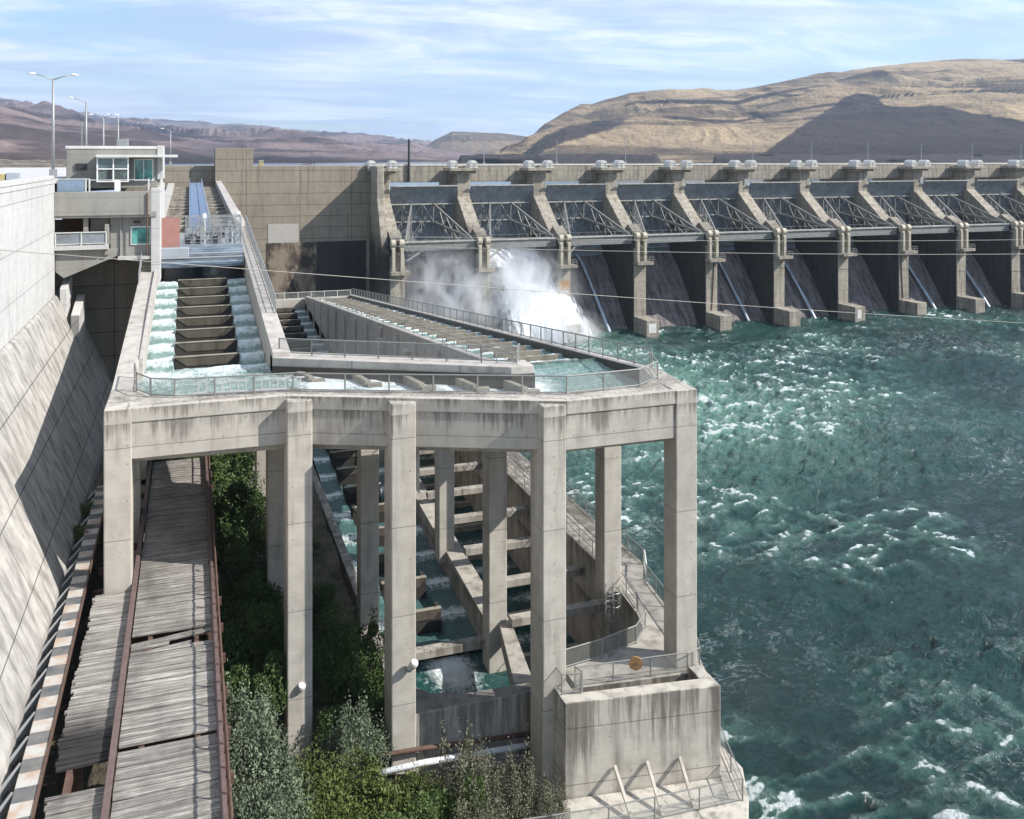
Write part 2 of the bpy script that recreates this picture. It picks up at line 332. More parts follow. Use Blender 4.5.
k.bump(n, .8, .2); M['rock'] = k.set(k.mix(k.ramp(n, (.3, 0.0), (.7, 1.0)), (.035, .033, .030), (.22, .20, .175)), .9, .1)
k = NT('bank_rock'); n = k.noise(.10, 9, rough=.75); n2 = k.noise(.02, 5, sc=(1, 1, 5))
k.bump(n, .8, 1.5); M['bank'] = k.set(k.mix(k.ramp(n, (.42, 0.0), (.62, 1.0)), (.055, .043, .034), k.mix(n2, (.16, .12, .085), (.45, .40, .33))), .95, .1)
k = NT('reservoir_water'); n = k.noise(.4, 6, sc=(1, 1, 1)); k.bump(n, .3, .3); M['reservoir'] = k.set((.03, .07, .10), .12, .5)

# ------------------------------------------------------------------ mesh builder and scene tree helpers
C = S.collection
class MB:
    def __init__(s): s.v = []; s.f = []
    def add(s, vs, fs):
        o = len(s.v); s.v += [tuple(v) for v in vs]; s.f += [tuple(i+o for i in f) for f in fs]; return s
    def box(s, x0, x1, y0, y1, z0, z1):
        return s.prism([(x0, y0), (x1, y0), (x1, y1), (x0, y1)], z0, z1)
    def prism(s, pts, z0, z1):
        # pts counter-clockwise in XY; z0/z1 a number or one per point
        n = len(pts); a = z0 if isinstance(z0, (list, tuple)) else [z0]*n; b = z1 if isinstance(z1, (list, tuple)) else [z1]*n
        vs = [(p[0], p[1], a[i]) for i, p in enumerate(pts)]+[(p[0], p[1], b[i]) for i, p in enumerate(pts)]
        fs = [tuple(range(n-1, -1, -1)), tuple(range(n, 2*n))]+[(i, (i+1) % n, n+(i+1) % n, n+i) for i in range(n)]
        return s.add(vs, fs)
    def yz(s, pts, x0, x1):      # profile in the Y-Z plane extruded along X
        n = len(pts)
        vs = [(x0, p[0], p[1]) for p in pts]+[(x1, p[0], p[1]) for p in pts]
        fs = [tuple(range(n-1, -1, -1)), tuple(range(n, 2*n))]+[(i, (i+1) % n, n+(i+1) % n, n+i) for i in range(n)]
        return s.add(vs, fs)
    def xz(s, pts, y0, y1):
        n = len(pts)
        vs = [(p[0], y0, p[1]) for p in pts]+[(p[0], y1, p[1]) for p in pts]
        fs = [tuple(range(n)), tuple(range(2*n-1, n-1, -1))]+[((i+1) % n, i, n+i, n+(i+1) % n) for i in range(n)]
        return s.add(vs, fs)
    def bar(s, a, b, w, h=None, up=(0, 0, 1)):
        a = Vector(a); b = Vector(b); h = h or w; d = (b-a).normalized(); u = Vector(up)
        if abs(d.dot(u)) > .98: u = Vector((0, 1, 0))
        r = d.cross(u).normalized(); u = r.cross(d).normalized()
        vs = []
        for p in (a, b):
            for i, j in ((-1, -1), (1, -1), (1, 1), (-1, 1)): vs.append(p+r*(i*w/2)+u*(j*h/2))
        return s.add(vs, [(3, 2, 1, 0), (4, 5, 6, 7)]+[(i, (i+1) % 4, 4+(i+1) % 4, 4+i) for i in range(4)])
    def tube(s, pts, r, n=8):
        pts = [Vector(p) for p in pts]; o = len(s.v); vs = []; fs = []
        rs = r if isinstance(r, (list, tuple)) else [r]*len(pts)
        for i, p in enumerate(pts):
            d = (pts[min(i+1, len(pts)-1)]-pts[max(i-1, 0)]).normalized(); u = Vector((0, 0, 1)) if abs(d.z) < .95 else Vector((0, 1, 0))
            a = d.cross(u).normalized(); b = d.cross(a).normalized()
            for j in range(n): vs.append(p+(a*math.cos(2*PI*j/n)+b*math.sin(2*PI*j/n))*rs[i])
        for i in range(len(pts)-1):
            for j in range(n): fs.append((i*n+j, i*n+(j+1) % n, (i+1)*n+(j+1) % n, (i+1)*n+j))
        fs.append(tuple(range(n-1, -1, -1))); fs.append(tuple((len(pts)-1)*n+j for j in range(n)))
        return s.add(vs, fs)
    def build(s, name, mat, parent=None, bevel=0, smooth=False, shift=None):
        me = bpy.data.meshes.new(name); vs = s.v
        if shift: vs = [(v[0]+shift[0], v[1]+shift[1], v[2]+shift[2]) for v in vs]
        me.from_pydata(vs, [], s.f); me.materials.append(mat)
        if smooth: me.polygons.foreach_set('use_smooth', [True]*len(me.polygons))
        o = bpy.data.objects.new(name, me); C.objects.link(o)
        if parent is not None:
            o.parent = parent
            if parent.type == 'EMPTY': o.location = [-v for v in parent.location]
        if bevel:
            b = o.modifiers.new('edge', 'BEVEL'); b.width = bevel; b.segments = 2; b.limit_method = 'ANGLE'; b.angle_limit = R(40)
        return o
PI = math.pi
def tag(o, label=None, cat=None, group=None, kind=None):
    if label: o['label'] = label
    if cat: o['category'] = cat
    if group: o['group'] = group
    if kind: o['kind'] = kind
    return o
def thing(name, loc, label, cat, group=None):
    o = bpy.data.objects.new(name, None); C.objects.link(o); o.location = loc; o.empty_display_size = .5
    bpy.context.view_layer.update
    return tag(o, label, cat, group)
def kids(o): return [c for c in C.objects if c.parent == o]
def dup(root, delta, label, group=None):
    r = root.copy(); C.objects.link(r); r.location = Vector(root.location)+Vector(delta); r['label'] = label
    if group: r['group'] = group
    for ch in kids(root):
        c = ch.copy(); C.objects.link(c); c.parent = r
        for g in kids(ch):
            d = g.copy(); C.objects.link(d); d.parent = c
    return r
def grid(name, X, Y, Z, mat, attrs=None, smooth=True, parent=None):
    r, c = X.shape; me = bpy.data.meshes.new(name)
    co = np.stack([X, Y, Z], -1).reshape(-1, 3).astype(np.float32)
    idx = np.arange(r*c).reshape(r, c)
    q = np.stack([idx[:-1, :-1], idx[:-1, 1:], idx[1:, 1:], idx[1:, :-1]], -1).reshape(-1, 4)
    me.vertices.add(r*c); me.vertices.foreach_set('co', co.ravel())
    nf = len(q); me.loops.add(nf*4); me.polygons.add(nf)
    me.loops.foreach_set('vertex_index', q.ravel().astype(np.int32))
    me.polygons.foreach_set('loop_start', np.arange(0, nf*4, 4, dtype=np.int32)); me.polygons.foreach_set('loop_total', np.full(nf, 4, dtype=np.int32))
    me.update(calc_edges=True); me.validate()
    if smooth: me.polygons.foreach_set('use_smooth', np.ones(nf, dtype=bool))
    for k_, a in (attrs or {}).items():
        at = me.attributes.new(k_, 'FLOAT', 'POINT'); at.data.foreach_set('value', a.reshape(-1).astype(np.float32))
    me.materials.append(mat)
    o = bpy.data.objects.new(name, me); C.objects.link(o)
    if parent is not None:
        o.parent = parent
        if parent.type == 'EMPTY': o.location = [-v for v in parent.location]
    return o
ORD = ['first', 'second', 'third', 'fourth', 'fifth', 'sixth', 'seventh', 'eighth', 'ninth', 'tenth', 'eleventh', 'twelfth', 'thirteenth', 'fourteenth', 'fifteenth', 'sixteenth']

# ------------------------------------------------------------------ river, reservoir, ground, hills
NA, NR = 760, 640
az = np.radians(np.linspace(4, 78, NA)); rr = 36*np.exp(np.linspace(0, 1, NR)*math.log(560/36))
A, RR = np.meshgrid(az, rr); Xw = RR*np.sin(A); Yw = RR*np.cos(A)
Yw = np.where(Yw > 204, 204+(Yw-204)*0.02, Yw)
wx = Xw+3*fbm(Xw*.08, Yw*.08, 3, 5); wy = Yw+3*fbm(Xw*.08, Yw*.08, 3, 9)
sw = fbm(wx*.10, wy*.13, 3, 21); ch = ridged(wx*.26+wy*.08, wy*.42-wx*.1, 3, 31); ch2 = ridged(wx*.75, wy*1.1, 3, 41)
calm = .35+.65*sstep(.35, .6, fbm(Xw*.022, Yw*.026, 3, 77))
calm = calm*(.55+.45*sstep(30, 75, Xw))
Zw = 1.5*(sw-.5)+calm*(1.35*(ch-.55)+.70*(ch2-.55)+.16*(vnoise(wx*2.1, wy*2.6, 51)-.5))
def plume(X, Y):
    cx_ = 74-(190-Y)*.03; w = 11+(190-Y)*.19; d = np.abs(X-cx_)/w
    return np.exp(-d*d*1.1)*sstep(78, 135, Y)
pl = plume(Xw, Yw)*(.45+.75*fbm(Xw*.06, Yw*.05, 4, 3))
side = .55*sstep(165, 188, Yw)*sstep(110, 70, Xw)
pl = np.clip(pl+side*fbm(Xw*.1, Yw*.1, 3, 8), 0, 1)
wc_pl = sstep(.43, .64, fbm(wx*.055+11, wy*.06, 4, 15))
crest = sstep(.66, .86, ch*.7+ch2*.25+.12*(sw-.5))
foam = np.clip(crest*(wc_pl*.8+.06*calm)+pl*.50*sstep(.45, .95, ch)+sstep(.6, 1, pl)*.25, 0, 1)
Zw = Zw+.5*pl*(ch2-.4)
foam = np.where(Yw > 204, 0, foam)
ri = grid('river', Xw, Yw, Zw, M['river'], {'foam': foam, 'aer': np.clip(pl*1.15+.16*sstep(.5, .8, fbm(wx*.045, wy*.03, 5, 71))+.35*wc_pl*sstep(.5, .8, ch), 0, 1)*.9}); tag(ri, kind='structure')
g = MB().add([(-3000, -3000, -3), (4000, -3000, -3), (4000, 202, -3), (-3000, 202, -3)], [(0, 1, 2, 3)]).build('ground', M['soil']); tag(g, kind='structure')
w = MB().add([(-12000, 223, 33.0), (30000, 223, 33.0), (30000, 30000, 33.0), (-12000, 30000, 33.0)], [(0, 1, 2, 3)]).build('reservoir', M['reservoir']); tag(w, kind='structure')
# bank below the ladders
gx, gy = np.meshgrid(np.linspace(-14, 21, 141), np.linspace(-20, 120, 200))
gz = 6.2+sstep(7, -1, gx)*4.8+np.clip(gy-55, 0, 200)*.05+1.2*(fbm(gx*.3, gy*.3, 4, 2)-.5)-np.clip(gx-9, 0, 20)*.1
gz = np.where(gx > 11.65, -1.5, gz)
gz = np.where((gx > 11.65) & (gy < 49.9), 6.0-.15*np.clip(gx-12, 0, 9)+.5*(fbm(gx*.4, gy*.4, 3, 2)-.5), gz)
b = grid('river_bank', gx, gy, gz, M['soil']); tag(b, kind='structure')
# rubble against the foot of the buttress
gx, gy = np.meshgrid(np.linspace(-8.2, -5.8, 22), np.linspace(15, 96, 420))
gz = 16.2+.9*(ridged(gx*1.3, gy*1.1, 4, 6)-.5)+.5*(gx < -6.9)*(fbm(gx*2, gy*2, 3, 7))
b = grid('rubble', gx, gy, gz, M['rock'], smooth=False); tag(b, 'grey rubble heaped between the sloped buttress and the striped steel beam', 'rubble', kind='stuff')

def ray(px, t):
    s, c = math.sin(YAW), math.cos(YAW); u = (px-512)/920
    return ((s+u*c)*t, (c-u*s)*t)
def hill(name, px0, px1, ncol, rows, ridge, dist0, dist1, mat, amp, gl, skew, seed, base=33, back=1.6, terr=0.0, dark_patch=None, power=1.0, along=.3, rough=0, cliff_shade=False):
    pxs = np.linspace(px0, px1, ncol); rp = np.interp(pxs, [r[0] for r in ridge], [r[1] for r in ridge])
    D0 = np.interp(pxs, [px0, px1], dist0) if len(dist0) == 2 and not isinstance(dist0[0], list) else np.interp(pxs, dist0[0], dist0[1])
    D1 = np.interp(pxs, [px0, px1], dist1) if len(dist1) == 2 and not isinstance(dist1[0], list) else np.interp(pxs, dist1[0], dist1[1])
    H = CAMZ+(158-rp)/920*D1
    tt = np.concatenate([np.linspace(0, 1, rows), 1+np.linspace(.02, back-1, 14)])
    P, T = np.meshgrid(pxs, tt); D = D0+(D1-D0)*T
    s, c = math.sin(YAW), math.cos(YAW); U = (P-512)/920
    X = (s+U*c)*D; Y = (c-U*s)*D
    prof = np.where(T <= 1, np.clip(T, 0, 1)**power, 1-.25*(T-1)**1.3)
    if terr: prof = prof+terr*np.sin(prof*2*PI*4.5)/(2*PI*4.5)*(T <= 1)
    arc = U*D
    wob = (fbm(arc/gl/2.3, D/gl/2.3, 3, seed+3)-.5)*2
    u = (arc+skew*D)/gl+wob*1.2
    gu = ridged(u, D/gl*along, 4, seed); g2 = ridged(u*2.7+4, D/gl*along*2.6, 3, seed+9)
    env = np.clip(4*T*(1.0-T), 0, 1)*(T < 1)+.05
    Z = base+(H-base)*prof+amp*env*((gu-.62)*1.6+(g2-.6)*.22)+amp*.12*(fbm(arc/gl*6, D/gl*6, 4, seed+5)-.5)+(rough*(ridged(arc/gl*5+u, D/gl*3, 4, seed+21)-.6)*env)
    Z[0, :] = base-25
    at = {'gully': np.clip(gu, 0, 1)}
    if dark_patch is not None:
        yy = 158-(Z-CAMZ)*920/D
        pb = np.array([q[0] for q in dark_patch]); tb = np.array([q[1] for q in dark_patch])
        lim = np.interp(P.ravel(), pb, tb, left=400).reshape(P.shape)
        at['dark_patch'] = np.clip(.5+(yy-lim)/22, 0, 1)
    if cliff_shade:
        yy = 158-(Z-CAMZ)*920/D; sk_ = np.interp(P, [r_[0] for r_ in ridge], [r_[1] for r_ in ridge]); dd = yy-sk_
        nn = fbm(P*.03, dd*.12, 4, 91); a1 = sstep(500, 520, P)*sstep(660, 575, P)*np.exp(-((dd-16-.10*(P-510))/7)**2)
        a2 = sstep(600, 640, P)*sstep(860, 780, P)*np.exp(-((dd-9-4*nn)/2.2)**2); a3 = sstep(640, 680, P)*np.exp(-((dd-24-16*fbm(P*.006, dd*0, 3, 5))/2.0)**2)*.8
        at['cliff_shade'] = np.clip((a1*1.3+a2+a3)*(.35+1.2*nn), 0, 1)
    o = grid(name, X, Y, Z, mat, at); tag(o, kind='structure'); return o
hill('hills', -160, 470, 900, 170, [(-160, 78), (0, 98), (15, 100), (50, 108), (110, 119), (150, 121), (215, 129), (260, 129), (330, 137), (380, 141), (430, 148), (470, 156)], [480, 1500], [6500, 11500], M['hill_left'], 120, 620, .6, 100, along=.14)
hill('hills', 395, 560, 360, 90, [(395, 160), (412, 156), (435, 140), (452, 131.5), (500, 133), (530, 137), (560, 142)], [3300, 3300], [4300, 4300], M['hill_mesa'], 28, 260, .2, 200, terr=.7)
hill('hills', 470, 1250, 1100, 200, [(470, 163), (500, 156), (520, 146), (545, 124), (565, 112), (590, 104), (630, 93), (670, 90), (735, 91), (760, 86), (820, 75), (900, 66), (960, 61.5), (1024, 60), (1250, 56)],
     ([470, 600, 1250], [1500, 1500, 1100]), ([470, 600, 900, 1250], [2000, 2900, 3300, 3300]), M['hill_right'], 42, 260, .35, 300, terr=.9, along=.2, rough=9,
     dark_patch=[(735, 400), (746, 166), (757, 158), (788, 135), (820, 115), (845, 97), (857, 92), (874, 95), (884, 104), (900, 107), (940, 106), (975, 113), (1024, 121), (1100, 128)], cliff_shade=True)
# dark basalt bluff on the far shore
pxs = np.linspace(452, 1250, 500); P, T = np.meshgrid(pxs, np.linspace(0, 1, 14))
D = 1080+T*140+60*fbm(P*.02, T*3, 3, 4); U = (P-512)/920; s_, c_ = math.sin(YAW), math.cos(YAW)
topz = 33+9.5*sstep(457, 461, P)*(.75+.5*fbm(P*.03, T*0, 4, 12))*(1-.96*sstep(655, 663, P)*sstep(716, 712, P))
Zb = 31+(topz-31)*np.clip(T*2.2, 0, 1)**.6+3*fbm(P*.2, T*6, 3, 5)*np.clip(T*4, 0, 1)*(topz > 35)
k = NT('basalt'); n = k.noise(.03, 8, sc=(1, 1, .5), rough=.7); k.bump(n, .7, 4); M['basalt'] = k.set(k.mix(n, (.02, .019, .022), (.075, .062, .055)), .95, .1)
tag(grid('far_shore', (s_+U*c_)*D, (c_-U*s_)*D, Zb, M['basalt']), kind='structure')
# near bank upstream of the powerhouse, left
pxs = np.linspace(-260, 140, 260); P, T = np.meshgrid(pxs, np.linspace(0, 1, 120)**1.6)
D = 175+T*2600; U = (P-512)/920
Zl = 36+7.5*T*sstep(110, 20, P)-14*sstep(75, 130, P)*T+4*(fbm(P*.05, D*.02, 4, 14)-.4)*np.clip(T*6, .1, 1)+9*sstep(.25, .6, T)*(ridged(P*.04, D*.002, 4, 11)-.45)
tag(grid('left_bank', (s_+U*c_)*D, (c_-U*s_)*D, Zl, M['bank']), kind='structure')

# ------------------------------------------------------------------ spillway
GP = 'spillway piers of the dam'
def pier():
    r = thing('spillway_pier', (0, 190, 0), 'x', 'dam pier', GP); w = 3.1
    prof = [(222, -4), (222, 37), (205.4, 37), (205.4, 31), (191.6, 20.2), (190.1, 19.2), (190.1, -4)]
    MB().yz(prof[::-1], 0, w).build('pier_body', M['pier'], r, .12)
    MB().box(.0, w, 183.9, 190.1, -4, 3.65).build('footing', M['pier'], r, .1)
    m = MB().box(-2.1, 5.2, 203.6, 209.6, 37.0, 37.7); m.prism([(-1.2, 204.4), (4.3, 204.4), (4.3, 209.2), (-1.2, 209.2)], 36.4, 36.998)
    m.build('cap_slab', M['pier'], r, .05)
    for cx0 in (-1.15, 3.65):
        m = MB(); n = 14; a = [(cx0+.92*math.cos(PI*i/n), 38.45+1.0*math.sin(PI*i/n)) for i in range(n+1)]
        m.xz([(cx0+.92, 37.702), *a, (cx0-.92, 37.702)], 203.9, 206.9).build('hoist_housing', M['housing'], r)
    m = MB()
    for x in np.linspace(-2, 5.1, 6): m.bar((x, 203.8, 37.7), (x, 203.8, 38.8), .06)
    for z in (38.25, 38.8): m.bar((-2, 203.8, z), (5.1, 203.8, z), .06)
    m.build('guard_rail', M['rail'], r)
    m = MB().box(-.25, w+.7, 187.6, 190.098, 15.6, 16.3)
    m.build('bearing_platform', M['pier'], r, .05)
    m = MB()
    for x in np.linspace(-.2, w+.6, 5): m.bar((x, 187.7, 16.3), (x, 187.7, 17.4), .07)
    for z in (16.85, 17.4): m.bar((-.2, 187.7, z), (w+.6, 187.7, z), .06); m.bar((w+.65, 187.7, z), (w+.65, 190, z), .06)
    m.build('platform_rail', M['rail'], r)
    for x in (.55, 2.35):
        m = MB().tube([(x-.5, 189.6, 22.1), (x+.5, 189.6, 22.1)], .85, 16); m.box(x-.42, x+.42, 189.1, 190.3, 20.9, 22.3)
        h = m.build('trunnion_bearing', M['hub'], r, .05)
        MB().prism([(x-.34, 188.8), (x+.30, 188.8), (x+.38, 189.9), (x-.28, 189.9)], 16.3, 21.0).build('anchor_post', M['hub'], r, .04)
    MB().yz([(191.8, 19.0), (190.4, 22.6), (194, 24.6), (196, 23.0)], .3, w-.3).build('trunnion_seat', M['pier'], r, .05)
    return r
def gate():
    r = thing('tainter_gate', (0, 207, 0), 'x', 'sluice gate', 'tainter gates of the spillway')
    cy, cz, Rr = 192.0, 23.0, 16.6
    def sk(z, off=0): return cy+math.sqrt((Rr-off)**2-(z-cz)**2)
    x0, x1 = 3.15, 18.85; zs = np.linspace(16.0, 33.6, 23)
    xs = np.linspace(x0, x1, 127); xs2 = xs
    X, Z = np.meshgrid(xs, zs); rib = .10*(np.sin((X-x0)/.5*2*PI) > 0)
    Y = cy+np.sqrt(Rr**2-(Z-cz)**2)-rib
    grid('skin_plate', X, Y, Z, M['gate_steel'], smooth=False, parent=r)
    MB().box(x0, x1, sk(33.6)-.35, sk(33.6)+.1, 33.5, 33.75).build('top_lip', M['gate_flange'], r)
    m = MB()
    for z in (29.4, 25.3, 21.0, 17.6): m.bar((x0+.2, sk(z)-.55, z), (x1-.2, sk(z)-.55, z), .55, .28)
    m.build('girder', M['gate_flange'], r)
    m = MB(); cols = [x0+.6, x0+3.2, 8.2, 11, 13.8, x1-3.2, x1-.6]
    for x in cols:
        for a, b_ in ((29.4, 25.3), (25.3, 21.0), (21.0, 17.6)): m.bar((x, sk(a)-.75, a), (x, sk(b_)-.75, b_), .20)
    for i in range(len(cols)-1):
        for a, b_ in ((29.4, 25.3), (25.3, 21.0)):
            za, zb = (a, b_) if i % 2 else (b_, a); m.bar((cols[i], sk(za)-.8, za), (cols[i+1], sk(zb)-.8, zb), .17)
    m.build('bracing', M['gate_truss'], r)
    for sgn in (0, 1):
        xs_ = 13.6 if sgn else 8.4; xt = 18.4 if sgn else 3.6; t = Vector((xt, 191.4, 22.4)); m = MB()
        up = Vector((xs_, sk(29.4)-.8, 29.4)); md = Vector((xs_, sk(25.3)-.8, 25.3)); lo = Vector((xs_, sk(18.2)-.8, 18.2))
        for e in (up, md, lo): m.bar(e, t, .34, .42)
        for f0, f1 in ((.15, .3), (.3, .3), (.3, .5), (.5, .5), (.5, .7), (.7, .7)):
            m.bar(up.lerp(t, f0), md.lerp(t, f1), .2); m.bar(md.lerp(t, f0), lo.lerp(t, f1), .2)
        m.bar(up, lo, .22)
        m.build('gate_arm', M['gate_truss'], r)
    return r
def chute_prof():
    return [(210, -6), (210, 15.6), (208.6, 16.0), (206.8, 15.9), (204.6, 14.2), (202.0, 11.2), (199.6, 8.2), (197.4, 5.2), (195.0, 2.1), (192.9, -.8), (190.5, -3.2), (190.5, -6)]
def chute():
    r = MB().yz(chute_prof(), 3.102, 18.898).build('spillway_chute', M['chute']); r.location = (0, 0, 0)
    return tag(r, 'x', 'spillway', 'spillway chutes between the piers')
def beam():
    r = thing('trunnion_walkway', (0, 191.5, 21), 'x', 'walkway', 'steel walkways between the trunnions')
    MB().box(3.15, 18.85, 190.9, 192.1, 20.6, 22.0).build('box_girder', M['gate_truss'], r)
    MB().box(3.12, 18.88, 190.6, 192.3, 22.002, 22.25).build('deck_plate', M['gate_flange'], r)
    m = MB().bar((3.2, 190.7, 20.45), (18.8, 190.7, 20.45), .25); m.bar((3.3, 193.2, 17.4), (12.5, 206.5, 19.6), .3)
    m.bar((3.2, 190.65, 23.2), (18.8, 190.65, 23.2), .06)
    for x in np.linspace(3.3, 18.7, 8): m.bar((x, 190.65, 22.25), (x, 190.65, 23.2), .06)
    m.build('bottom_flange', M['gate_truss'], r)
    return r
P0, G0, C0, B0 = pier(), gate(), chute(), beam()
NP = 14
xi = [39.5+18.9*i for i in range(NP)]
pextra = {0: 'at the end of the solid dam wall', 1: 'with spray drifting past its column', 2: 'at the right edge of the white water jet', 3: 'whose blocky foot stands in foamy water'}
for i, x in enumerate(xi):
    lab = f'{ORD[i]} concrete spillway pier from the left, ' + pextra.get(i, 'sloping nose and block foot')
    if i == 0: P0.location.x = x; P0['label'] = lab
    else: dup(P0, (x-xi[0], 0, 0), lab)
    if i < NP-1:
        ge = {0: 'behind drifting spray', 1: 'above the white water jet'}.get(i, 'with truss arms')
        l2 = f'{ORD[i]} grey ribbed steel gate from the left, {ge}'
        l3 = f'dark sloping concrete chute below the {ORD[i]} gate from the left'
        l4 = f'pale steel walkway beam crossing in front of the {ORD[i]} gate from the left'
        if i == 0:
            G0.location.x = x; G0['label'] = l2; C0.location.x = x; C0['label'] = l3; B0.location.x = x; B0['label'] = l4
        else:
            d = x-xi[0]
            dup(G0, (d, 0, 0), l2); dup(B0, (d, 0, 0), l4)
            c = C0.copy(); C.objects.link(c); c.location.x = x; c['label'] = l3
PB = [o for o in C.objects if o.name.startswith('spillway_pier')]
rv = random.Random(21)
for q, o in enumerate(sorted(PB, key=lambda o: o.location.x)):
    x = o.location.x
    if q == 2: b_ = MB().box(.3, 2.8, 189.98, 190.09, 10.6, 12.6).build('rust_stain', M['orange'], o)
    elif q % 3 == 1: b_ = MB().tube([(rv.uniform(.4, 2.6), 190.0, 15.5), (rv.uniform(.4, 2.6), 190.0, 4)], .12, 6).build('drain_pipe', M['rust'], o)
    elif q % 3 == 0: b_ = MB().box(rv.uniform(.3, 1), rv.uniform(1.6, 2.6), 183.8, 183.89, .8, 2.9).build('marker_plate', M['housing'], o)
    else: b_ = MB().box(.5, 1.5, 203.4, 204.2, 33.0, 34.6).build('control_box', M['steel'], o)
    b_.location = (0, -190, 0)
# the road bridge over the spillway
br = thing('road_bridge', (39.5, 212, 34), 'long concrete road bridge running across the top of the spillway piers', 'bridge')
for i in range(NP-1):
    x = xi[i]
    MB().box(x+3.15 if i else x+3.2, x+18.85, 210.0, 211.2, 34.3, 38.2).build('girder', M['pier'], br, .05)
MB().box(39.5, xi[-1]+3, 211.21, 220, 37.3, 38.0).build('road_deck', M['pier'], br)
m = MB().box(39.5, xi[-1]+3, 209.9, 210.9, 38.203, 38.5)
m.build('parapet', M['housing'], br)
MB().box(39.5, xi[-1]+3, 219, 220.5, 35, 38.6).build('parapet', M['pier'], br)
# the abutment pier merges with the solid wall on its left
m = MB().yz([(222, -4), (222, 38.2), (196.5, 38.2), (196.5, 31.2), (191, 20), (190.2, -4)][::-1], 38.0, 39.49)
m.build('abutment_wall', M['pier'], P0, .08).location.x = -39.5
# light poles on the bridge
for i in range(NP-1):
    x = xi[i]+8.5; t = thing('light_pole', (x, 211.6, 38), f'{"thick dark" if i==0 else "thin grey"} pole on the spillway bridge, {ORD[i]} from the left', 'pole', 'poles along the spillway bridge')
    rr_ = .32 if i == 0 else .10
    MB().tube([(x, 209.6 if i == 0 else 211.6, 34.5 if i == 0 else 38), (x, 209.6 if i == 0 else 211.6, 44.4)], [rr_, rr_*.8], 8).build('shaft', M['dark'] if i == 0 else M['steel'], t)
    MB().box(x-.3, x+.3, 211.3, 211.9, 38.002, 38.9).build('base_box', M['steel'], t)
# streams of leaking water on the chutes
for i, (b_, off) in enumerate([(2, 13.6), (5, 13.4), (7, 13.8), (8, 13.0), (4, 13.2)]):
    x = xi[b_]+off; pts = [(x-2.4+.0*j, 0, 0) for j in range(1)]
    pr = [(206.6, 16.4), (204.4, 15.0), (201.8, 12.0), (199.3, 9.0), (196.9, 6.0), (194.3, 2.8), (192.0, -.4)]
    m = MB(); n = len(pr); V = []
    for j, (yy, zz) in enumerate(pr):
        wv = .32+.10*j*(.8 if i != 4 else .3)/2; xx = x-2.0+2.2*j/(n-1)
        V += [(xx-wv, yy, zz+.02), (xx, yy-.25, zz+.35), (xx+wv, yy, zz+.02), (xx, yy+.1, zz-.2)]
    F = []
    for j in range(n-1):
        for q in range(4): F.append((j*4+q, j*4+(q+1) % 4, j*4+4+(q+1) % 4, j*4+4+q))
    m.add(V, F); o = m.build('water_stream', M['leak'], smooth=True)
    tag(o, f'thin stream of water leaking down the chute below the {ORD[b_]} gate from left', 'water stream', 'leaks on the chutes')
# the open gate's jet
x0, x1 = xi[1]+3.3, xi[2]-.1
U_, V_ = np.meshgrid(np.linspace(0, 1, 150), np.linspace(0, 1, 140))
yc = 206.4-20.0*V_**1.05-1.2*V_**3; zc = 18.2-1.0*V_-18.0*V_**2.0
spread = 1+.42*V_**1.4; Xj = (x0+x1)/2+1.0+(U_-.5)*(x1-x0)*spread+3.2*V_**2
edge = np.clip(np.minimum(U_, 1-U_)*7, 0, 1)
lum = (fbm(Xj*.45, V_*5-0, 4, 60)-.5)*2; lum2 = (fbm(Xj*1.3, V_*12, 4, 66)-.5)
crest = .4+2.3*V_*edge**.5
Zj = zc+crest+lum*1.3*V_+lum2*.9*V_-2.0*sstep(.93, 1, V_); Yj = yc-crest*.5-lum*1.0*V_
Zj = np.where(edge < .02, zc-1.5, Zj)
jet = grid('spill_jet', Xj, Yj, Zj, M['fall'], {'edge': np.clip(np.minimum(U_, 1-U_)*3.2, 0, .85)}); sub = grid('inner_sheet', Xj[:, 8:-8], Yj[:, 8:-8]+.9, Zj[:, 8:-8]-.9, M['fall'], {'edge': np.clip(np.minimum(U_, 1-U_)*3.2, 0, .7)[:, 8:-8]}, parent=jet)
tag(jet, 'broad white jet of water shooting down the chute under the second gate', 'water jet')

# ------------------------------------------------------------------ solid dam wall left of the spillway
dw = thing('dam_wall', (20, 205, 0), 'tall weathered concrete dam wall between the fish ladder and the spillway, with a raised block', 'dam wall')
MB().box(12.8, 37.998, 205, 222, -4, 38.25).build('wall', M['wall_old'], dw, .06)
MB().box(5.0, 12.798, 204.6, 213, -4, 42.1).build('raised_block', M['wall_old'], dw, .08)
MB().box(-14, 4.998, 207.5, 222, -4, 38.3).build('ladder_headwall', M['wall_old'], dw, .05)
k = NT('wet_shaded_concrete'); X = k.xyz(); n = k.noise(.35, 7, sc=(1, 1, .6), rough=.7); n2 = k.noise(.5, 5, sc=(1, 1, .1))
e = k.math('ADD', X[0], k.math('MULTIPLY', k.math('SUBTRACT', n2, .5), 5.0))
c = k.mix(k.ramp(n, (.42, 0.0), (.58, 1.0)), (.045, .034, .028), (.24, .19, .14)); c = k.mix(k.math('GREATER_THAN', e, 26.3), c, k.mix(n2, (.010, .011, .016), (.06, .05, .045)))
k.bump(n, .8, .3); M['wet_shaded_wall'] = k.set(c, .7, .3)
MB().box(15.6, 37.99, 204.9, 205.0, 2, 21.6).build('wet_shaded_face', M['wet_shaded_wall'], dw)  # the pier's shadow is painted into the colour here, along with damp staining
k = NT('pale_patch'); n = k.noise(1.2, 5); M['patch'] = k.set(k.mix(n, (.33, .31, .28), (.46, .43, .39)), .85, .2)
MB().box(15.9, 22.4, 204.93, 205.0, 21.602, 25.7).build('pale_patch', M['patch'], dw)
MB().box(37.2, 37.9, 204.7, 205, 2, 38.2).build('edge_strip', M['wall_old'], dw)
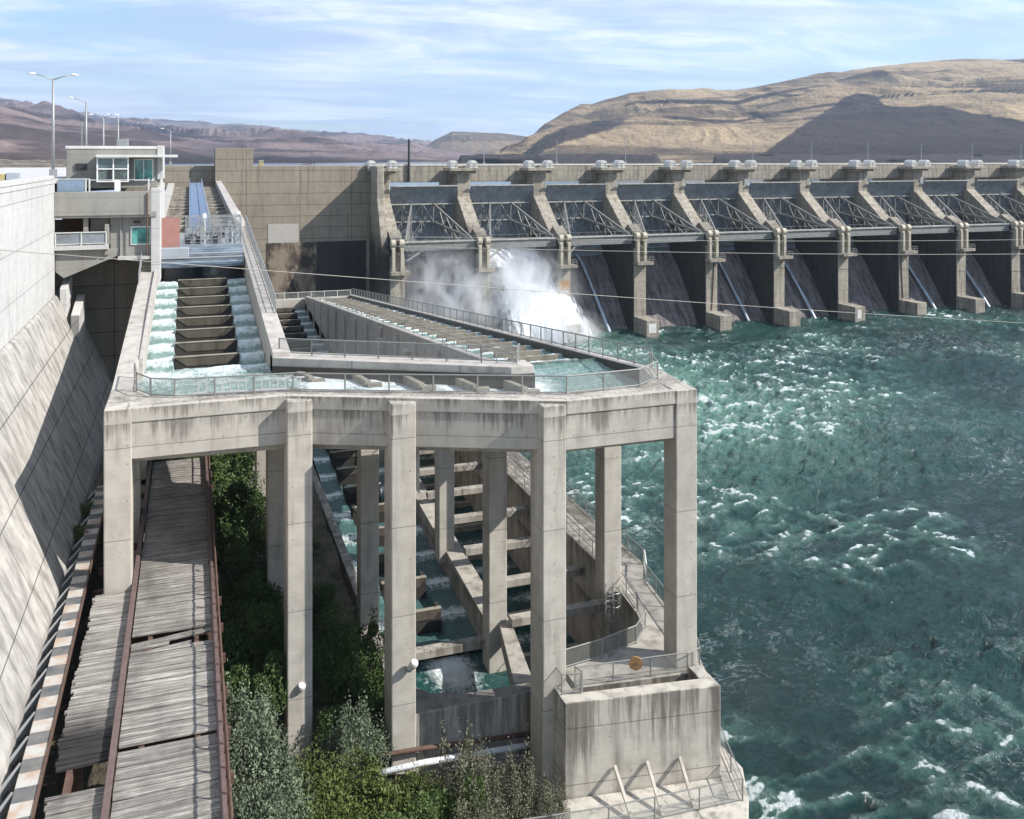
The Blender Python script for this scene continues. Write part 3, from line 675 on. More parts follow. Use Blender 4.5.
for x in (14.4, 15.2): pass
t = thing('marker_box', (14.5, 206, 38.3), 'small yellowish box on top of the dam wall beside the raised block', 'box')
MB().box(14.1, 15.0, 205.5, 206.5, 38.28, 39.4).build('cabinet', M['yellow'], t, .04)
MB().box(14.0, 15.1, 205.4, 206.6, 39.402, 39.5).build('lid', M['pale_rail'], t)
m = MB()
for x in (24.6, 25.2, 26.0): m.bar((x, 205.4, 38.2), (x-.4, 205.4, 38.9), .12)
m.bar((23.2, 205.4, 38.5), (26.2, 205.4, 39.0), .15); tag(m.build('pipe_bracket', M['rust']), 'small dark bent pipe bracket on the top edge of the dam wall', 'bracket')

# ------------------------------------------------------------------ powerhouse side wall and deck
ph = thing('powerhouse', (-11.4, 60, 16), 'pale powerhouse side wall standing over a steep sloped concrete buttress', 'powerhouse')
MB().box(-16, -11.4, -12, 91, 27.72, 37.7).build('side_wall', M['power_wall'], ph, .05)
MB().box(-11.398, -11.1, -12, 91, 27.55, 27.95).build('ledge', M['power_slope'], ph, .03) if False else None
MB().xz([(-16, 14), (-6.1, 14), (-6.65, 17), (-11.15, 27.5), (-11.35, 27.7), (-16, 27.7)], -12, 97.6).build('sloped_buttress', M['power_slope'], ph, .05)
MB().box(-60, -11.35, -12, 205, 37.702, 38.1).build('deck', M['power_wall'], ph, .05)
MB().box(-12.2, -11.3, -12, 90, 38.103, 38.45).build('curb', M['power_wall'], ph, .04)
m = MB(); m.prism([(-10.0, 90), (-9.3, 90), (-9.3, 95), (-10.0, 95)], 22.5, [26.0, 26.0, 27.2, 27.2]); m.prism([(-11.0, 91), (-10.4, 91), (-10.4, 95), (-11.0, 95)], 24, [28.3, 28.3, 29.2, 29.2])
m.build('drain_block', M['power_wall'], ph, .05)
# end wall closing the gap, in shade under the tower
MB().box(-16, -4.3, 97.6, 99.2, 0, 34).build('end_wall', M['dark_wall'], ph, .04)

# control tower
tw = thing('control_building', (-7.2, 92, 31), 'grey concrete control building with glazed bay and balconies above the fish ladder', 'building')
T = M['tower']
MB().box(-10.7, -2.9, 93.0, 103, 37.2, 41.0).build('upper_storey', T, tw, .04)
MB().box(-2.898, -2.45, 92.9, 101, 38.0, 41.2).build('side_wall', M['power_wall'], tw)
MB().box(-11.39, -2.9, 90.7, 103, 34.6, 35.1).build('floor_slab', T, tw, .03)
MB().box(-11.39, -3.4, 90.6, 90.95, 34.8, 36.95).build('balcony_parapet', T, tw, .03)
MB().box(-3.39, -2.6, 90.8, 103, 28.5, 37.2).build('corner_wall', M['power_wall'], tw, .03)
MB().box(-11.39, -3.4, 91, 93, 36.4, 36.6).build('balcony_floor', T, tw)
MB().box(-11.39, -6.9, 96, 97.5, 31, 34.6).build('recess_back_wall', M['soffit'], tw)
MB().box(-6.9, -3.4, 91.6, 97, 31.0, 34.6).build('lower_wall', T, tw, .03)
m = MB().box(-9.1, -8.7, 91.2, 91.7, 32.3, 34.6); m.box(-8.6, -7.0, 92.4, 93.2, 33.3, 34.6); m.box(-7.3, -6.95, 90.9, 91.9, 31.2, 34.0)
m.build('post', T, tw, .02)
MB().box(-11.39, -6.95, 90.6, 96, 31.75, 32.15).build('lower_balcony_slab', M['power_wall'], tw, .02)
m = MB()
for x in (-11.3, -9.2, -7.15): m.bar((x, 90.65, 32.15), (x, 90.65, 33.3), .09)
m.bar((-11.35, 90.65, 33.32), (-7.1, 90.65, 33.32), .09); m.bar((-11.35, 90.65, 32.3), (-7.1, 90.65, 32.3), .06)
m.build('balcony_rail', M['pale_rail'], tw)
MB().box(-11.3, -7.15, 90.68, 90.72, 32.34, 33.25).build('rail_panel', M['gate_steel'], tw)
MB().xz([(-11.39, 31.7), (-11.39, 29.8), (-10.7, 29.2), (-6.4, 31.0), (-6.2, 31.7)], 91.2, 92.4).build('bracket_beam', T, tw, .03)
MB().box(-6.2, -3.4, 90.9, 97.5, 30.7, 30.998).build('lower_slab', M['power_wall'], tw)
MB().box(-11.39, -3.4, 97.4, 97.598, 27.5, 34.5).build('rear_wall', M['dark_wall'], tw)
# glazing: bay window, teal windows
MB().box(-8.0, -5.4, 91.85, 92.98, 37.9, 40.0).build('bay_glass', M['clear_glass'], tw)
m = MB()
for x in (-8.05, -6.7, -5.45): m.box(x, x+.12, 91.78, 91.84, 37.8, 40.05)
for z in (37.8, 38.95, 39.97): m.box(-8.05, -5.33, 91.74, 91.779, z, z+.10)
m.build('window_frame', M['white'], tw)
m = MB().box(-7.0, -6.98, 91.8, 91.83, 37.9, 39.2); m.box(-7.15, -6.8, 91.8, 91.845, 37.9, 39.1)
m.build('door', M['dark'], tw)
MB().box(-8.1, -1.1, 91.4, 93.0, 40.06, 40.3).build('canopy', M['pale_rail'], tw, .02)
for nm, (a, b_, z0, z1, yy) in {'w1': (-4.85, -3.35, 37.95, 39.8, 92.94), 'w2': (-5.05, -3.55, 32.1, 33.6, 91.5)}.items():
    f = MB().box(a-.1, b_+.1, yy, yy+.06, z0-.1, z1+.1).build('window_frame', M['white'], tw)
    MB().box(a, b_, yy-.03, yy-.002, z0, z1).build('pane', M['teal_glass'], f)
m = MB()
for x in (-11.2, -8.9, -8.6, -3.6): m.bar((x, 91.4, 36.9), (x, 91.4, 38.1), .12)
m.bar((-11.2, 91.4, 38.1), (-8.6, 91.4, 38.1), .08); m.bar((-8.6, 91.4, 38.0), (-3.5, 91.4, 38.0), .06)
m.build('terrace_rail', M['pale_rail'], tw)
MB().box(-11.2, -9.0, 91.3, 91.34, 36.96, 38.0).build('rail_panel', M['blue_cover'], tw)
MB().box(-6.5, -6.0, 91.2, 91.3, 36.96, 38.0).build('notice_panel', M['white'], tw)
MB().box(-4.9, -4.3, 91.3, 91.58, 34.0, 34.2).build('wall_lamp', M['dark'], tw)
MB().yz([(103.2, 30), (120, 30), (120, 37.0), (112, 37.2), (103.2, 39.0)][::-1], -3.3, -2.9).build('ramp_wall', M['power_wall'], tw, .02)

m = MB().tube([(-6.0, 91.5, 34.6), (-6.0, 91.5, 31.0)], .07, 6); m.tube([(-3.7, 90.85, 36.8), (-3.7, 90.85, 31.2)], .06, 6)
MB().tube([(-6.0, 91.5, 34.6), (-6.0, 91.5, 31.0)], .07, 6).build('downpipe', M['steel'], tw)
MB().tube([(-3.7, 90.5, 36.8), (-3.7, 90.5, 31.2)], .06, 6).build('downpipe', M['rust'], tw)
MB().box(-9.9, -9.0, 92.85, 92.995, 38.9, 39.5).build('louvre', M['dark'], tw)
MB().box(-10.75, -2.85, 92.94, 93.4, 40.86, 41.12).build('roof_edge', M['pale_rail'], tw)
MB().tube([(-9.6, 95, 41), (-9.6, 95, 43.4)], .04, 6).build('antenna', M['steel'], tw)
MB().box(-6.6, -5.6, 95, 96.4, 41.0, 41.8).build('roof_vent', M['steel'], tw, .03)
f = MB().box(-4.13, -4.07, 92.86, 92.9, 37.95, 39.8).build('mullion', M['white'], tw)
# lamp posts on the powerhouse deck
def lamp(x, y, z0, z1, arms, label):
    t = thing('street_lamp', (x, y, z0), label, 'street lamp', 'street lamps along the powerhouse deck')
    MB().tube([(x, y, z0), (x, y, z1-.4)], [.16, .09], 10).build('pole', M['steel'], t, smooth=True)
    MB().box(x-.3, x+.3, y-.3, y+.3, z0, z0+.9).build('base', M['steel'], t, .03)
    for s in arms:
        MB().tube([(x, y, z1-.5), (x+s*.8, y, z1-.15), (x+s*1.5, y, z1)], [.06, .05, .045], 6).build('arm', M['steel'], t, smooth=True)
        MB().tube([(x+s*1.4, y, z1+.0), (x+s*1.65, y, z1+.04), (x+s*2.1, y, z1+.0)], [.05, .11, .07], 8).build('lamp_head', M['white'], t, smooth=True)
lamp(-11.75, 92.8, 38.1, 47.6, (-1, 1), 'tall two-armed street lamp at the left, nearest on the powerhouse deck')
lamp(-12.0, 123.6, 38.1, 47.3, (-1,), 'single-armed street lamp rising behind the control building roof, second from the left')
lamp(-12.1, 148.7, 38.1, 46.4, (-1, 1), 'distant street lamp behind the control building, third from the left')
lamp(-12.0, 177, 38.1, 47.7, (-1,), 'distant single-armed street lamp behind the control building, fourth from the left')
lamp(-4.0, 214, 38.3, 46.4, (-1,), 'farthest small street lamp on the dam near the head of the ladder')
t = thing('utility_box', (-12.9, 88, 38.1), 'yellow and dark utility box on the deck edge left of the nearest lamp', 'utility box')
MB().box(-15.1, -14.2, 84, 85, 38.1, 38.7).build('cabinet', M['yellow'], t, .04); MB().box(-14.1, -13.2, 84, 85, 38.1, 38.8).build('cabinet', M['pale_steel'], t, .04); MB().box(-15.12, -14.6, 83.96, 83.99, 38.3, 38.7).build('hatch', M['dark'], t)

# ------------------------------------------------------------------ upper fish ladder
def ztop(y): return 26.5+.095*max(0, y-60) if y < 118 else 32.0+.030*(y-118)
UL = thing('upper_fish_ladder', (5, 60, 6), 'tall concrete fish ladder deck on columns carrying the stepped channels', 'fish ladder')
L, LT = M['ladder'], M['ladder_top']
ys = [58, 75, 92, 105, 118, 150, 207]
def ribbon(m, x0, x1, ys, zt, zb):      # a wall running along Y with a sloping top and bottom
    for a, b_ in zip(ys[:-1], ys[1:]):
        m.add([(x0, a, zb(a)), (x1, a, zb(a)), (x1, b_, zb(b_)), (x0, b_, zb(b_)), (x0, a, zt(a)), (x1, a, zt(a)), (x1, b_, zt(b_)), (x0, b_, zt(b_))],
              [(4, 5, 6, 7), (3, 2, 1, 0), (0, 4, 7, 3), (1, 2, 6, 5)]+([(0, 1, 5, 4)] if a == ys[0] else [])+([(2, 3, 7, 6)] if b_ == ys[-1] else []))
    return m
ribbon(MB(), -4.3, -3.1, ys, lambda y: ztop(y)+.05, lambda y: ztop(y)-3.2).build('left_wall', LT, UL, .03)
ribbon(MB(), 5.1, 6.25, [62.2]+ys[1:], lambda y: ztop(y)+.55, lambda y: ztop(y)-3.2).build('right_wall', LT, UL, .03)
ribbon(MB(), -3.098, 5.098, [64]+ys[1:], lambda y: ztop(y)-2.4, lambda y: ztop(y)-3.0).build('channel_floor', L, UL)
ribbon(MB(), -3.098, -2.85, [63.8, 92], lambda y: ztop(y)+.25, lambda y: ztop(y)-1.5).build('kerb', LT, UL, .02)
# front deck outline
FO = [(-4.3, 53.2), (5.1, 53.2), (19.6, 46.9), (27.75, 46.9)]
# rim (walkable top) in front of the turning pools
rim_in = [(-3.05, 59.0), (-2.4, 56.6), (-1.2, 55.4), (5.6, 54.6), (20.2, 48.75), (24.8, 48.9), (26.7, 50.2), (27.3, 52.6)]
m = MB(); outer = [(-4.3, 59.0), (-4.3, 53.2), (-1.2, 53.2), (5.1, 53.2), (19.6, 46.9), (24.8, 46.9), (27.75, 46.9), (28.3, 52.6)]
for i in range(7):
    q = [outer[i], outer[i+1], rim_in[i+1], rim_in[i]]
    m.prism(q, 23.9, 26.55) if i not in (1,) else m.prism([outer[1], outer[2], rim_in[2], rim_in[1]], 23.9, 26.55)
m.build('front_rim', M['ladder'], UL)
# floor of the front pools
MB().prism([(-3.05, 55), (5.4, 54.5), (20.0, 48.6), (27.6, 48.6), (27.6, 58), (20, 57), (19.7, 58), (5.3, 66), (-3.05, 66)], 23.2, 23.9).build('pool_floor', L, UL)
# fascia: upper strip flush with the columns, recessed beam below
def edge_strip(p, q, z0, z1, depth, inset):
    p = Vector((*p, 0)); q = Vector((*q, 0)); d = (q-p).normalized(); n = Vector((-d.y, d.x, 0))
    a = p+n*inset; b_ = q+n*inset; c_ = b_+n*depth; e_ = a+n*depth
    return MB().prism([(a.x, a.y), (b_.x, b_.y), (c_.x, c_.y), (e_.x, e_.y)], z0, z1)
for i in range(3):
    edge_strip(FO[i], FO[i+1], 25.85, 26.6, .5, -.06).build('fascia', L, UL, .03)
    edge_strip(FO[i], FO[i+1], 23.75, 25.84, .6, .30).build('edge_beam', L, UL, .02)
def col(x, y, z0, z1, w=1.38, d=1.5, c=True):
    m = MB().box(x, x+w, y, y+d, z0, z1)
    if c: m.box(x+.0, x+w, y+.0, y+d, z0, z1) if False else None
    return m.build('column', L, UL, .06)
for (x, y, z0) in [(-4.32, 53.1, 15.5), (5.1, 52.35, 4), (10.45, 49.9, 5), (18.15, 46.75, 5.0), (26.38, 46.8, 10.6)]: col(x, y, z0, 26.62 if x > 25 or x < 0 else 26.45, d=1.5 if x > 25 or x < 0 else 2.0)
for (x, y, z0) in [(-4.3, 62.8, 14), (-4.3, 73, 10), (-4.3, 84, 10), (4.75, 61.6, 5), (4.75, 72.4, 5), (4.75, 85.5, 5), (4.75, 100, 4)]: col(x, y, z0, ztop(y)-2.6, w=1.3)
for (x, y, z0) in [(11.1, 63.4, 5), (19.1, 59.3, 2), (26.4, 56.6, 10.5), (19.1, 72.5, 7), (26.4, 68.8, 10.5), (19.1, 85, 7), (26.4, 81.5, 10.5), (19.1, 97, 7), (26.4, 94, 10.5)]:
    col(x, y, z0, 24.3-max(0, y-60)*.1, w=1.3)
# cross beams of the bents
for y, x0, x1 in ((63.4, -4.2, 6), (73, -4.2, 6), (85.7, -4.2, 6), (60, 11.2, 27.6), (72.8, 19.2, 27.6), (85, 19.2, 27.6)):
    zt_ = (ztop(y)-3.0) if x1 < 10 else 23.3-max(0, y-60)*.1
    MB().box(x0, x1, y+.2, y+1.1, zt_-1.6, zt_).build('cross_beam', L, UL, .04)
for (x, y) in ((19.2, 59.5), (26.5, 56.8), (12.3, 50.8)):
    MB().prism([(x-1.6, y+.2), (x, y+.2), (x, y+.9), (x-1.6, y+.9)], [23.2, 20.9, 20.9, 23.2], 23.6).build('haunch', L, UL)
# inner wall between the front channel and the void
iw = [(5.1, 62.2), (19.0, 54.4), (20.5, 54.4), (20.5, 56.2), (19.5, 56.2), (6.2, 63.9), (5.1, 63.9)]
MB().prism(iw, 23.3, 26.9).build('inner_wall', LT, UL, .03)
k = NT('wet_wall_foot'); n = k.noise(1.1, 5); k.bump(n, .5, .1); M['wetfoot'] = k.set(k.mix(n, (.02, .018, .015), (.075, .065, .055)), .5, .4)
MB().prism([(5.1, 62.12), (19.0, 54.3), (20.55, 54.3), (20.55, 54.42), (19.0, 54.42), (5.1, 62.24)], 25.0, [26.35, 26.45, 26.4, 26.4, 26.45, 26.35]).build('wet_band', M['wetfoot'], UL)
# right channel (runs away from the camera and down)
def zr(y): return 26.5-.1*max(0, y-53)
def zw(y): return zr(y)-.50
rys = [52.6, 75, 100, 125, 150, 170]
ribbon(MB(), 27.6, 28.35, rys, zr, lambda y: zr(y)-3.4).build('outer_wall', LT, UL, .03)
ribbon(MB(), 19.7, 20.4, [56.2]+rys[1:], lambda y: zr(y)+.1, lambda y: zr(y)-3.6 if y < 101 else zr(y)-5.5).build('divider_wall', LT, UL, .03)
ribbon(MB(), 20.4, 27.6, [58]+rys[1:], lambda y: zr(y)-2.9, lambda y: zr(y)-3.3).build('channel_floor', L, UL)
for y in np.arange(66, 165, 8.2): MB().box(19.45, 19.72, y, y+.5, zr(y)-6 if y > 100 else zr(y)-3.6, zr(y)-.35).build('wall_rib', L, UL)
MB().box(5.5, 28.35, 170, 171, 0, 14.4).build('far_end_wall', L, UL, .03)
ribbon(MB(), 27.55, 27.598, [54]+rys[1:], lambda y: zw(y)+.42, lambda y: zw(y)-.8).build('wet_band', M['wetfoot'], UL)
ribbon(MB(), 20.402, 20.45, [60]+rys[1:], lambda y: zw(y)+.40, lambda y: zw(y)-.8).build('wet_band', M['wetfoot'], UL)
# return channel (comes back towards the camera) lower walls
def zl(y): return 6.0+.068*(y-62)
LL = thing('lower_fish_ladder', (16, 60, 0), 'lower concrete fish ladder with two channels seen between the columns', 'fish ladder')
Lo = M['lower']
ribbon(MB(), 11.7, 12.4, [50.2, 62, 100, 170], lambda y: 7.3 if y < 100 else 7.3+(y-100)*.1, lambda y: -1).build('left_wall', Lo, LL, .03)
ribbon(MB(), 19.7, 21.1, [60.8, 75, 100, 170], lambda y: 7.2+.06*(y-60), lambda y: -1).build('middle_wall', Lo, LL, .03)
ribbon(MB(), 19.72, 20.38, [101, 125, 150, 170], lambda y: zr(y)-3.0, lambda y: 5).build('upper_panel_wall', L, LL)
MB().prism([(11.7, 50.15), (19.6, 50.1), (19.6, 51.0), (15.2, 51.2), (13.2, 51.9), (12.4, 52.9), (11.7, 52.9)], 2, 9.0).build('front_wall', M['pool_wall'], LL, .05)
MB().prism([(18.0, 50.2), (19.3, 50.1), (20.9, 60.7), (20.1, 60.7)], 7.3, 8.4).build('diagonal_beam', Lo, LL, .04)
ribbon(MB(), 28.0, 31.2, [60.0, 75, 100, 170], lambda y: 10.5, lambda y: -3).build('outer_wall', Lo, LL, .04)
for y, x0, x1, z in ((58.3, 20.4, 28.0, 9.0), (63.4, 20.4, 28, 9.2), (69.3, 20.4, 28, 9.3), (75.4, 20.4, 28, 9.4), (81.4, 20.4, 28, 9.5), (87.4, 20.4, 28, 9.6), (93.4, 20.4, 28, 9.7), (99.4, 20.4, 28, 9.8), (60.2, 12.4, 19.7, 6.9)):
    MB().box(x0, x1, y, y+.75, z-.55, z).build('cross_strut', Lo, LL, .03)
# curved end of the lower right channel
inn = [(28.0, 60.0), (27.6, 57.0), (27.25, 53.5), (26.7, 51.6), (25.4, 50.3), (22.9, 49.5), (20.3, 49.1)]
out = [(31.2, 60.0), (30.0, 57.6), (29.5, 53.5), (28.95, 49.5), (27.9, 46.1), (23.5, 46.55), (19.7, 47.05)]
for i in range(6): MB().prism([inn[i+1], out[i+1], out[i], inn[i]], -3, 10.6).build('curved_wall', Lo, LL)
MB().prism([(19.7, 47.06), (20.29, 47.0), (20.29, 49.1), (19.7, 50.1)], -3, 10.6).build('corner_wall', Lo, LL)

# weirs
def weir_up(y, zt):
    # centre baffle with wing walls, dark face and a paler trapezoid panel
    m = MB(); m.box(-1.05, 3.35, y, y+.28, zt-1.7, zt); m.box(-1.05, -.8, y+.28, y+1.0, zt-1.7, zt); m.box(3.1, 3.35, y+.28, y+1.0, zt-1.7, zt)
    o = m.build('weir', M['weir_dark'], UL, .03)
    MB().xz([(-.2, zt-.62), (2.5, zt-.62), (3.25, zt-.06), (-.95, zt-.06)], y-.05, y-.002).build('trapezoid_face', M['face'], o)
    MB().box(-1.1, 3.4, y-.02, y+.3, zt+.001, zt+.05).build('crest', M['weir'], o)
    MB().box(-3.09, -1.06, y, y+.28, zt-2.2, zt-.75).build('overflow_sill', M['weir_dark'], o)
    MB().box(3.36, 5.09, y, y+.28, zt-2.2, zt-.75).build('overflow_sill', M['weir_dark'], o)
WY = [68.8+3.45*i for i in range(8)]
for y in WY: weir_up(y, 25.95+.1*(y-68.8))
for y in np.arange(114, 203, 6.6):
    zt = ztop(y)-.45
    for xa, xb in ((-3.09, -.1), (2.4, 5.09)): MB().box(xa, xb, y, y+1.7, zt-1.6, zt).build('baffle', M['pier'], UL)
def steps(name, x0, x1, y0, y1, pitch, zfun, drop, mat, up=1, gap=None, foamlo=.05, fallw=.9, nx=60, spread=.30):
    # water surface stepping down; up=+1 when the level rises with Y
    ny = int((y1-y0)/.16); yy = np.linspace(y0, y1, ny); xx = np.linspace(x0, x1, nx)
    X, Y = np.meshgrid(xx, yy)
    if up > 0: ph_ = ((Y-y0) % pitch)/pitch; lev = np.floor((Y-y0)/pitch)
    else: ph_ = 1-((Y-y0) % pitch)/pitch; lev = -np.ceil((Y-y0)/pitch)
    fall = sstep(1-fallw/pitch, 1, ph_)
    Z = zfun+(lev+fall)*drop
    foam_ = np.clip(np.exp(-((ph_-.02)/(spread*.55))**2)*.85+sstep(1-fallw/pitch, 1-fallw/pitch*.3, ph_)*.42+foamlo, 0, 1.0)
    if gap:
        inmid = (X > gap[0]) & (X < gap[1]); foam_ = np.where(inmid, foam_*.25, foam_)
        if True: Z = np.where(inmid, np.minimum(Z, zfun+lev*drop+.0)-.5*(Y > y0+2), Z)
    Z = Z+.22*(fbm(X*1.1, Y*1.1, 3, 3)-.5)+.14*foam_*(fbm(X*4, Y*4, 2, 5)-.5)
    return tag(grid(name, X, Y, Z, mat, {'foam': foam_}), kind='structure')
steps('ladder_water', -3.05, 5.06, 65.55, 94, 3.45, 25.42, .345, M['pool'], 1, gap=(-1.0, 3.3), foamlo=.20, fallw=1.2, spread=.5)
k = NT('upper_pool_water'); n = k.noise(1.2, 5, sc=(1, 2, 1)); k.bump(n, .4, .3); M['pool_up'] = k.set(k.mix(n, (.012, .022, .026), (.04, .065, .075)), .15, .5)
yy = np.linspace(94, 206, 120); X, Y = np.meshgrid(np.linspace(-3.05, 5.06, 20), yy); Z = np.array([ztop(v) for v in yy])[:, None]-1.9+.1*fbm(X, Y, 3, 2)
tag(grid('ladder_water', X, Y, Z, M['pool_up']), kind='structure')
# turning pool and front channel surface
X, Y = np.meshgrid(np.linspace(-3.1, 27.6, 220), np.linspace(47.6, 66.0, 150))
fr = 53.9-(X-5.1)*.42; fr = np.where(X < 5.1, 54.0, np.where(X > 20, 47.9, fr))
bk = np.where(X < 5.1, 65.8, np.where(X > 20.4, 60.9, 62.5-(X-5.1)*.56+.2))
T_ = (Y-47.6)/18.4; Y2 = fr+(bk-fr)*T_
fo = .35*sstep(60, 65, Y2)*(X < 5.2)+.34
for xx_ in (8.1, 11.3, 14.5, 17.6, 20.6): fo = fo+.75*np.exp(-((X-xx_)/1.3)**2)*(X > 6)
fo = fo*(.3+1.2*fbm(X*.5, Y2*.5, 3, 4)); fo = np.where(X > 20.6, fo*.8, fo)
Zp = 25.80-.02*np.clip(X-5, 0, 18)+.25*(fbm(X*.8, Y2*.8, 4, 6)-.5)
tag(grid('ladder_water', X, Y2, Zp, M['pool'], {'foam': np.clip(fo, 0, 1)}), kind='structure')
# short divider weirs of the front channel
for (xa, ya, xb, yb) in [(6.5, 62.2, 7.3, 59.4), (9.9, 60.2, 10.5, 57.2), (12.9, 58.4, 13.5, 55.4), (15.9, 56.6, 16.5, 53.9), (18.7, 54.6, 19.2, 52.3)]:
    m = MB().bar((xa, ya, 25.6), (xb, yb, 25.6), .38, 1.0); m.bar((xb-.05, yb, 25.45), (xb+.85, yb-.1, 25.45), .4, 1.0)
    m.build('divider_weir', M['weir'], UL, .03)
# right channel water and its long baffles
steps('ladder_water', 20.42, 27.58, 60.4, 168, 3.5, zw(60.4), .35, M['pool'], -1, foamlo=.10, fallw=.9, spread=.3)
for i in range(30):
    y = 60.5+3.5*i; zt = zw(y)+.34
    m = MB().box(22.2, 26.1, y, y+.32, zt-1.2, zt)
    m.build('baffle', M['baffle'], UL, .03)
# return channel water and baffles
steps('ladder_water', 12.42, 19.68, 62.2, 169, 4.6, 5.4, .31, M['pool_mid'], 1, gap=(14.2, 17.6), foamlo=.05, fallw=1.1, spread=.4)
for i in range(24):
    y = 62.2+4.6*(i+1)-.6; zt = 5.4+.31*(i+1)+.85
    if y > 168: break
    m = MB().box(14.1, 17.6, y, y+.35, zt-2.2, zt); m.box(14.1, 14.4, y+.35, y+1.2, zt-2.2, zt); m.box(17.3, 17.6, y+.35, y+1.2, zt-2.2, zt)
    o = m.build('weir', M['weir_dark'], LL, .03)
    MB().xz([(14.7, zt-.65), (17.0, zt-.65), (17.55, zt-.06), (14.15, zt-.06)], y-.05, y-.002).build('trapezoid_face', M['face'], o)
    MB().box(14.06, 17.64, y-.02, y+.37, zt+.001, zt+.05).build('crest', M['weir'], o)
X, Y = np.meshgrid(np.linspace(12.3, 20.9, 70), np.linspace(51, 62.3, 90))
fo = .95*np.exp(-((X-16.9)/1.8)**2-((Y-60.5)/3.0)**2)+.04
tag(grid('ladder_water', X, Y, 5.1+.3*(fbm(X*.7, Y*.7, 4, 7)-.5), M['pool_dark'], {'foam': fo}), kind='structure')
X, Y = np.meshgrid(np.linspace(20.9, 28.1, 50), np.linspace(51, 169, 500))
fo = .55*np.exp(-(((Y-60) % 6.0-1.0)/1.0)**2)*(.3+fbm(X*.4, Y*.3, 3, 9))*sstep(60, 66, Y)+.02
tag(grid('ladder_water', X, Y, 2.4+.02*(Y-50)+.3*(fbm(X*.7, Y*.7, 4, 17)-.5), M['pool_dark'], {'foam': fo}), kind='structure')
for i in range(9):
    y = 63.2+6*i
    MB().bar((21.1, y, 3.2+.02*i), (28, y+.2, 3.2+.02*i), .5, .9).build('sill', Lo, LL, .05)

# entrance block
EB = thing('entrance_block', (23, 46, 6), 'big stained concrete block at the river corner with a slot behind its front parapet', 'concrete block')
MB().prism([(18.8, 45.2), (27.55, 43.95), (27.55, 44.85), (18.8, 46.1)], -3, 11.0).build('front_parapet', M['block'], EB, .05)
MB().prism([(18.8, 46.102), (19.7, 45.98), (19.7, 50.1), (18.8, 50.1)], -3, 11.0).build('left_wall', M['block'], EB, .04)
MB().prism([(26.8, 44.97), (27.55, 44.86), (27.55, 46.12), (26.8, 46.2)], -3, 11.0).build('right_wall', M['block'], EB, .04)
MB().prism([(19.702, 45.97), (26.798, 44.97), (26.798, 46.15), (19.702, 47.0)], -3, 9.6).build('slot_floor', M['block'], EB)
FP = thing('foot_platform', (24, 43, 0), 'low concrete apron at the foot of the entrance block beside the river', 'platform')
MB().prism([(16, 39.5), (26.2, 39.5), (27.9, 41.8), (29.1, 44.2), (29.0, 47.5), (27.57, 47.0), (27.57, 43.9), (18.78, 45.1), (16, 44.5)], -3, 6.0).build('apron', M['block'], FP, .05)
for i, (xa, xb) in enumerate(((21.5, 21.35), (23.3, 23.05), (25.15, 24.9))):
    tag(MB().bar((xa, 44.75-.14*(xa-21.5), 7.4), (xb, 42.2, 5.95), .16, .16).build('brace', M['ladder']),
        ['leftmost', 'middle', 'rightmost'][i]+' of the three slanting concrete struts propped against the entrance block', 'strut', 'struts against the entrance block')

# ------------------------------------------------------------------ railings
def railing(pts, label, h=1.07, sp=2.4, mesh=True, mat='rail', group=None, r=.035, name='guard_railing', mid=False, skip_ends=False):
    pts = [Vector(p) for p in pts]; t = thing(name, pts[0], label, 'railing', group)
    m = MB(); U = Vector((0, 0, h))
    m.tube([p+U for p in pts], r, 6)
    m.tube([p+Vector((0, 0, .12)) for p in pts], r*.8, 6)
    if mid: m.tube([p+U*.5 for p in pts], r*.8, 6)
    m.build('handrail', M[mat], t)
    for a, b_ in zip(pts[:-1], pts[1:]):
        n = max(1, round((b_-a).length/sp))
        for i in range(n+(1 if b_ == pts[-1] else 0)):
            p = a.lerp(b_, i/n); MB().tube([p-Vector((0, 0, .05)), p+U], r*1.15, 6).build('post', M[mat], t)
    if mesh:
        m = MB()
        for a, b_ in zip(pts[:-1], pts[1:]): m.add([a+Vector((0, 0, .12)), b_+Vector((0, 0, .12)), b_+U, a+U], [(0, 1, 2, 3)])
        m.build('mesh_panel', M['mesh'], t)
    return t
zR = 26.56
railing([(-3.15, 60.0, zR), (-2.9, 57.2, zR), (-2.1, 55.6, zR), (-.8, 54.9, zR), (5.6, 54.2, zR), (8.4, 53.0, zR), (20.2, 48.3, zR), (24.9, 48.5, zR), (26.9, 50.0, zR), (27.75, 52.6, zR)], 'mesh railing round the front rim of the fish ladder pools', h=1.05, r=.045)
railing([(28.0, 52.8, zr(52.8)), (28.0, 80, zr(80)), (28.0, 120, zr(120)), (28.0, 169, zr(169))], 'long railing following the outer wall of the right ladder channel down to the dam', h=1.2, sp=2.6, r=.05)
railing([(28, 170.5, 14.4), (6.6, 170.5, 14.4)], 'railing on the far end wall of the ladder near the dam foot', h=1.2, sp=2.4, mat='pale_rail', r=.05)
railing([(5.6, 62.9, 26.95), (19.6, 55.1, 26.95), (20.1, 56.0, 26.95)], 'mesh railing on the inner wall of the front channel', h=1.05, r=.04)
railing([(20.05, 57, zr(57)+.1), (20.05, 100, zr(100)+.1), (20.05, 165, zr(165)+.1)], 'low railing along the divider wall left of the sloping baffles', h=.9, sp=3.5, mesh=False, r=.035)
railing([(27.55, 54.0, 10.6), (28.2, 60, 10.5), (28.3, 75, 10.5), (28.3, 120, 10.5)], 'railing on the channel side of the lower walkway', h=1.1, r=.04, mesh=False, mid=True)
railing([(31.0, 59.8, 10.5), (31.0, 75, 10.5), (31.0, 120, 10.5)], 'mesh railing on the river side of the lower walkway', h=1.15, r=.04)
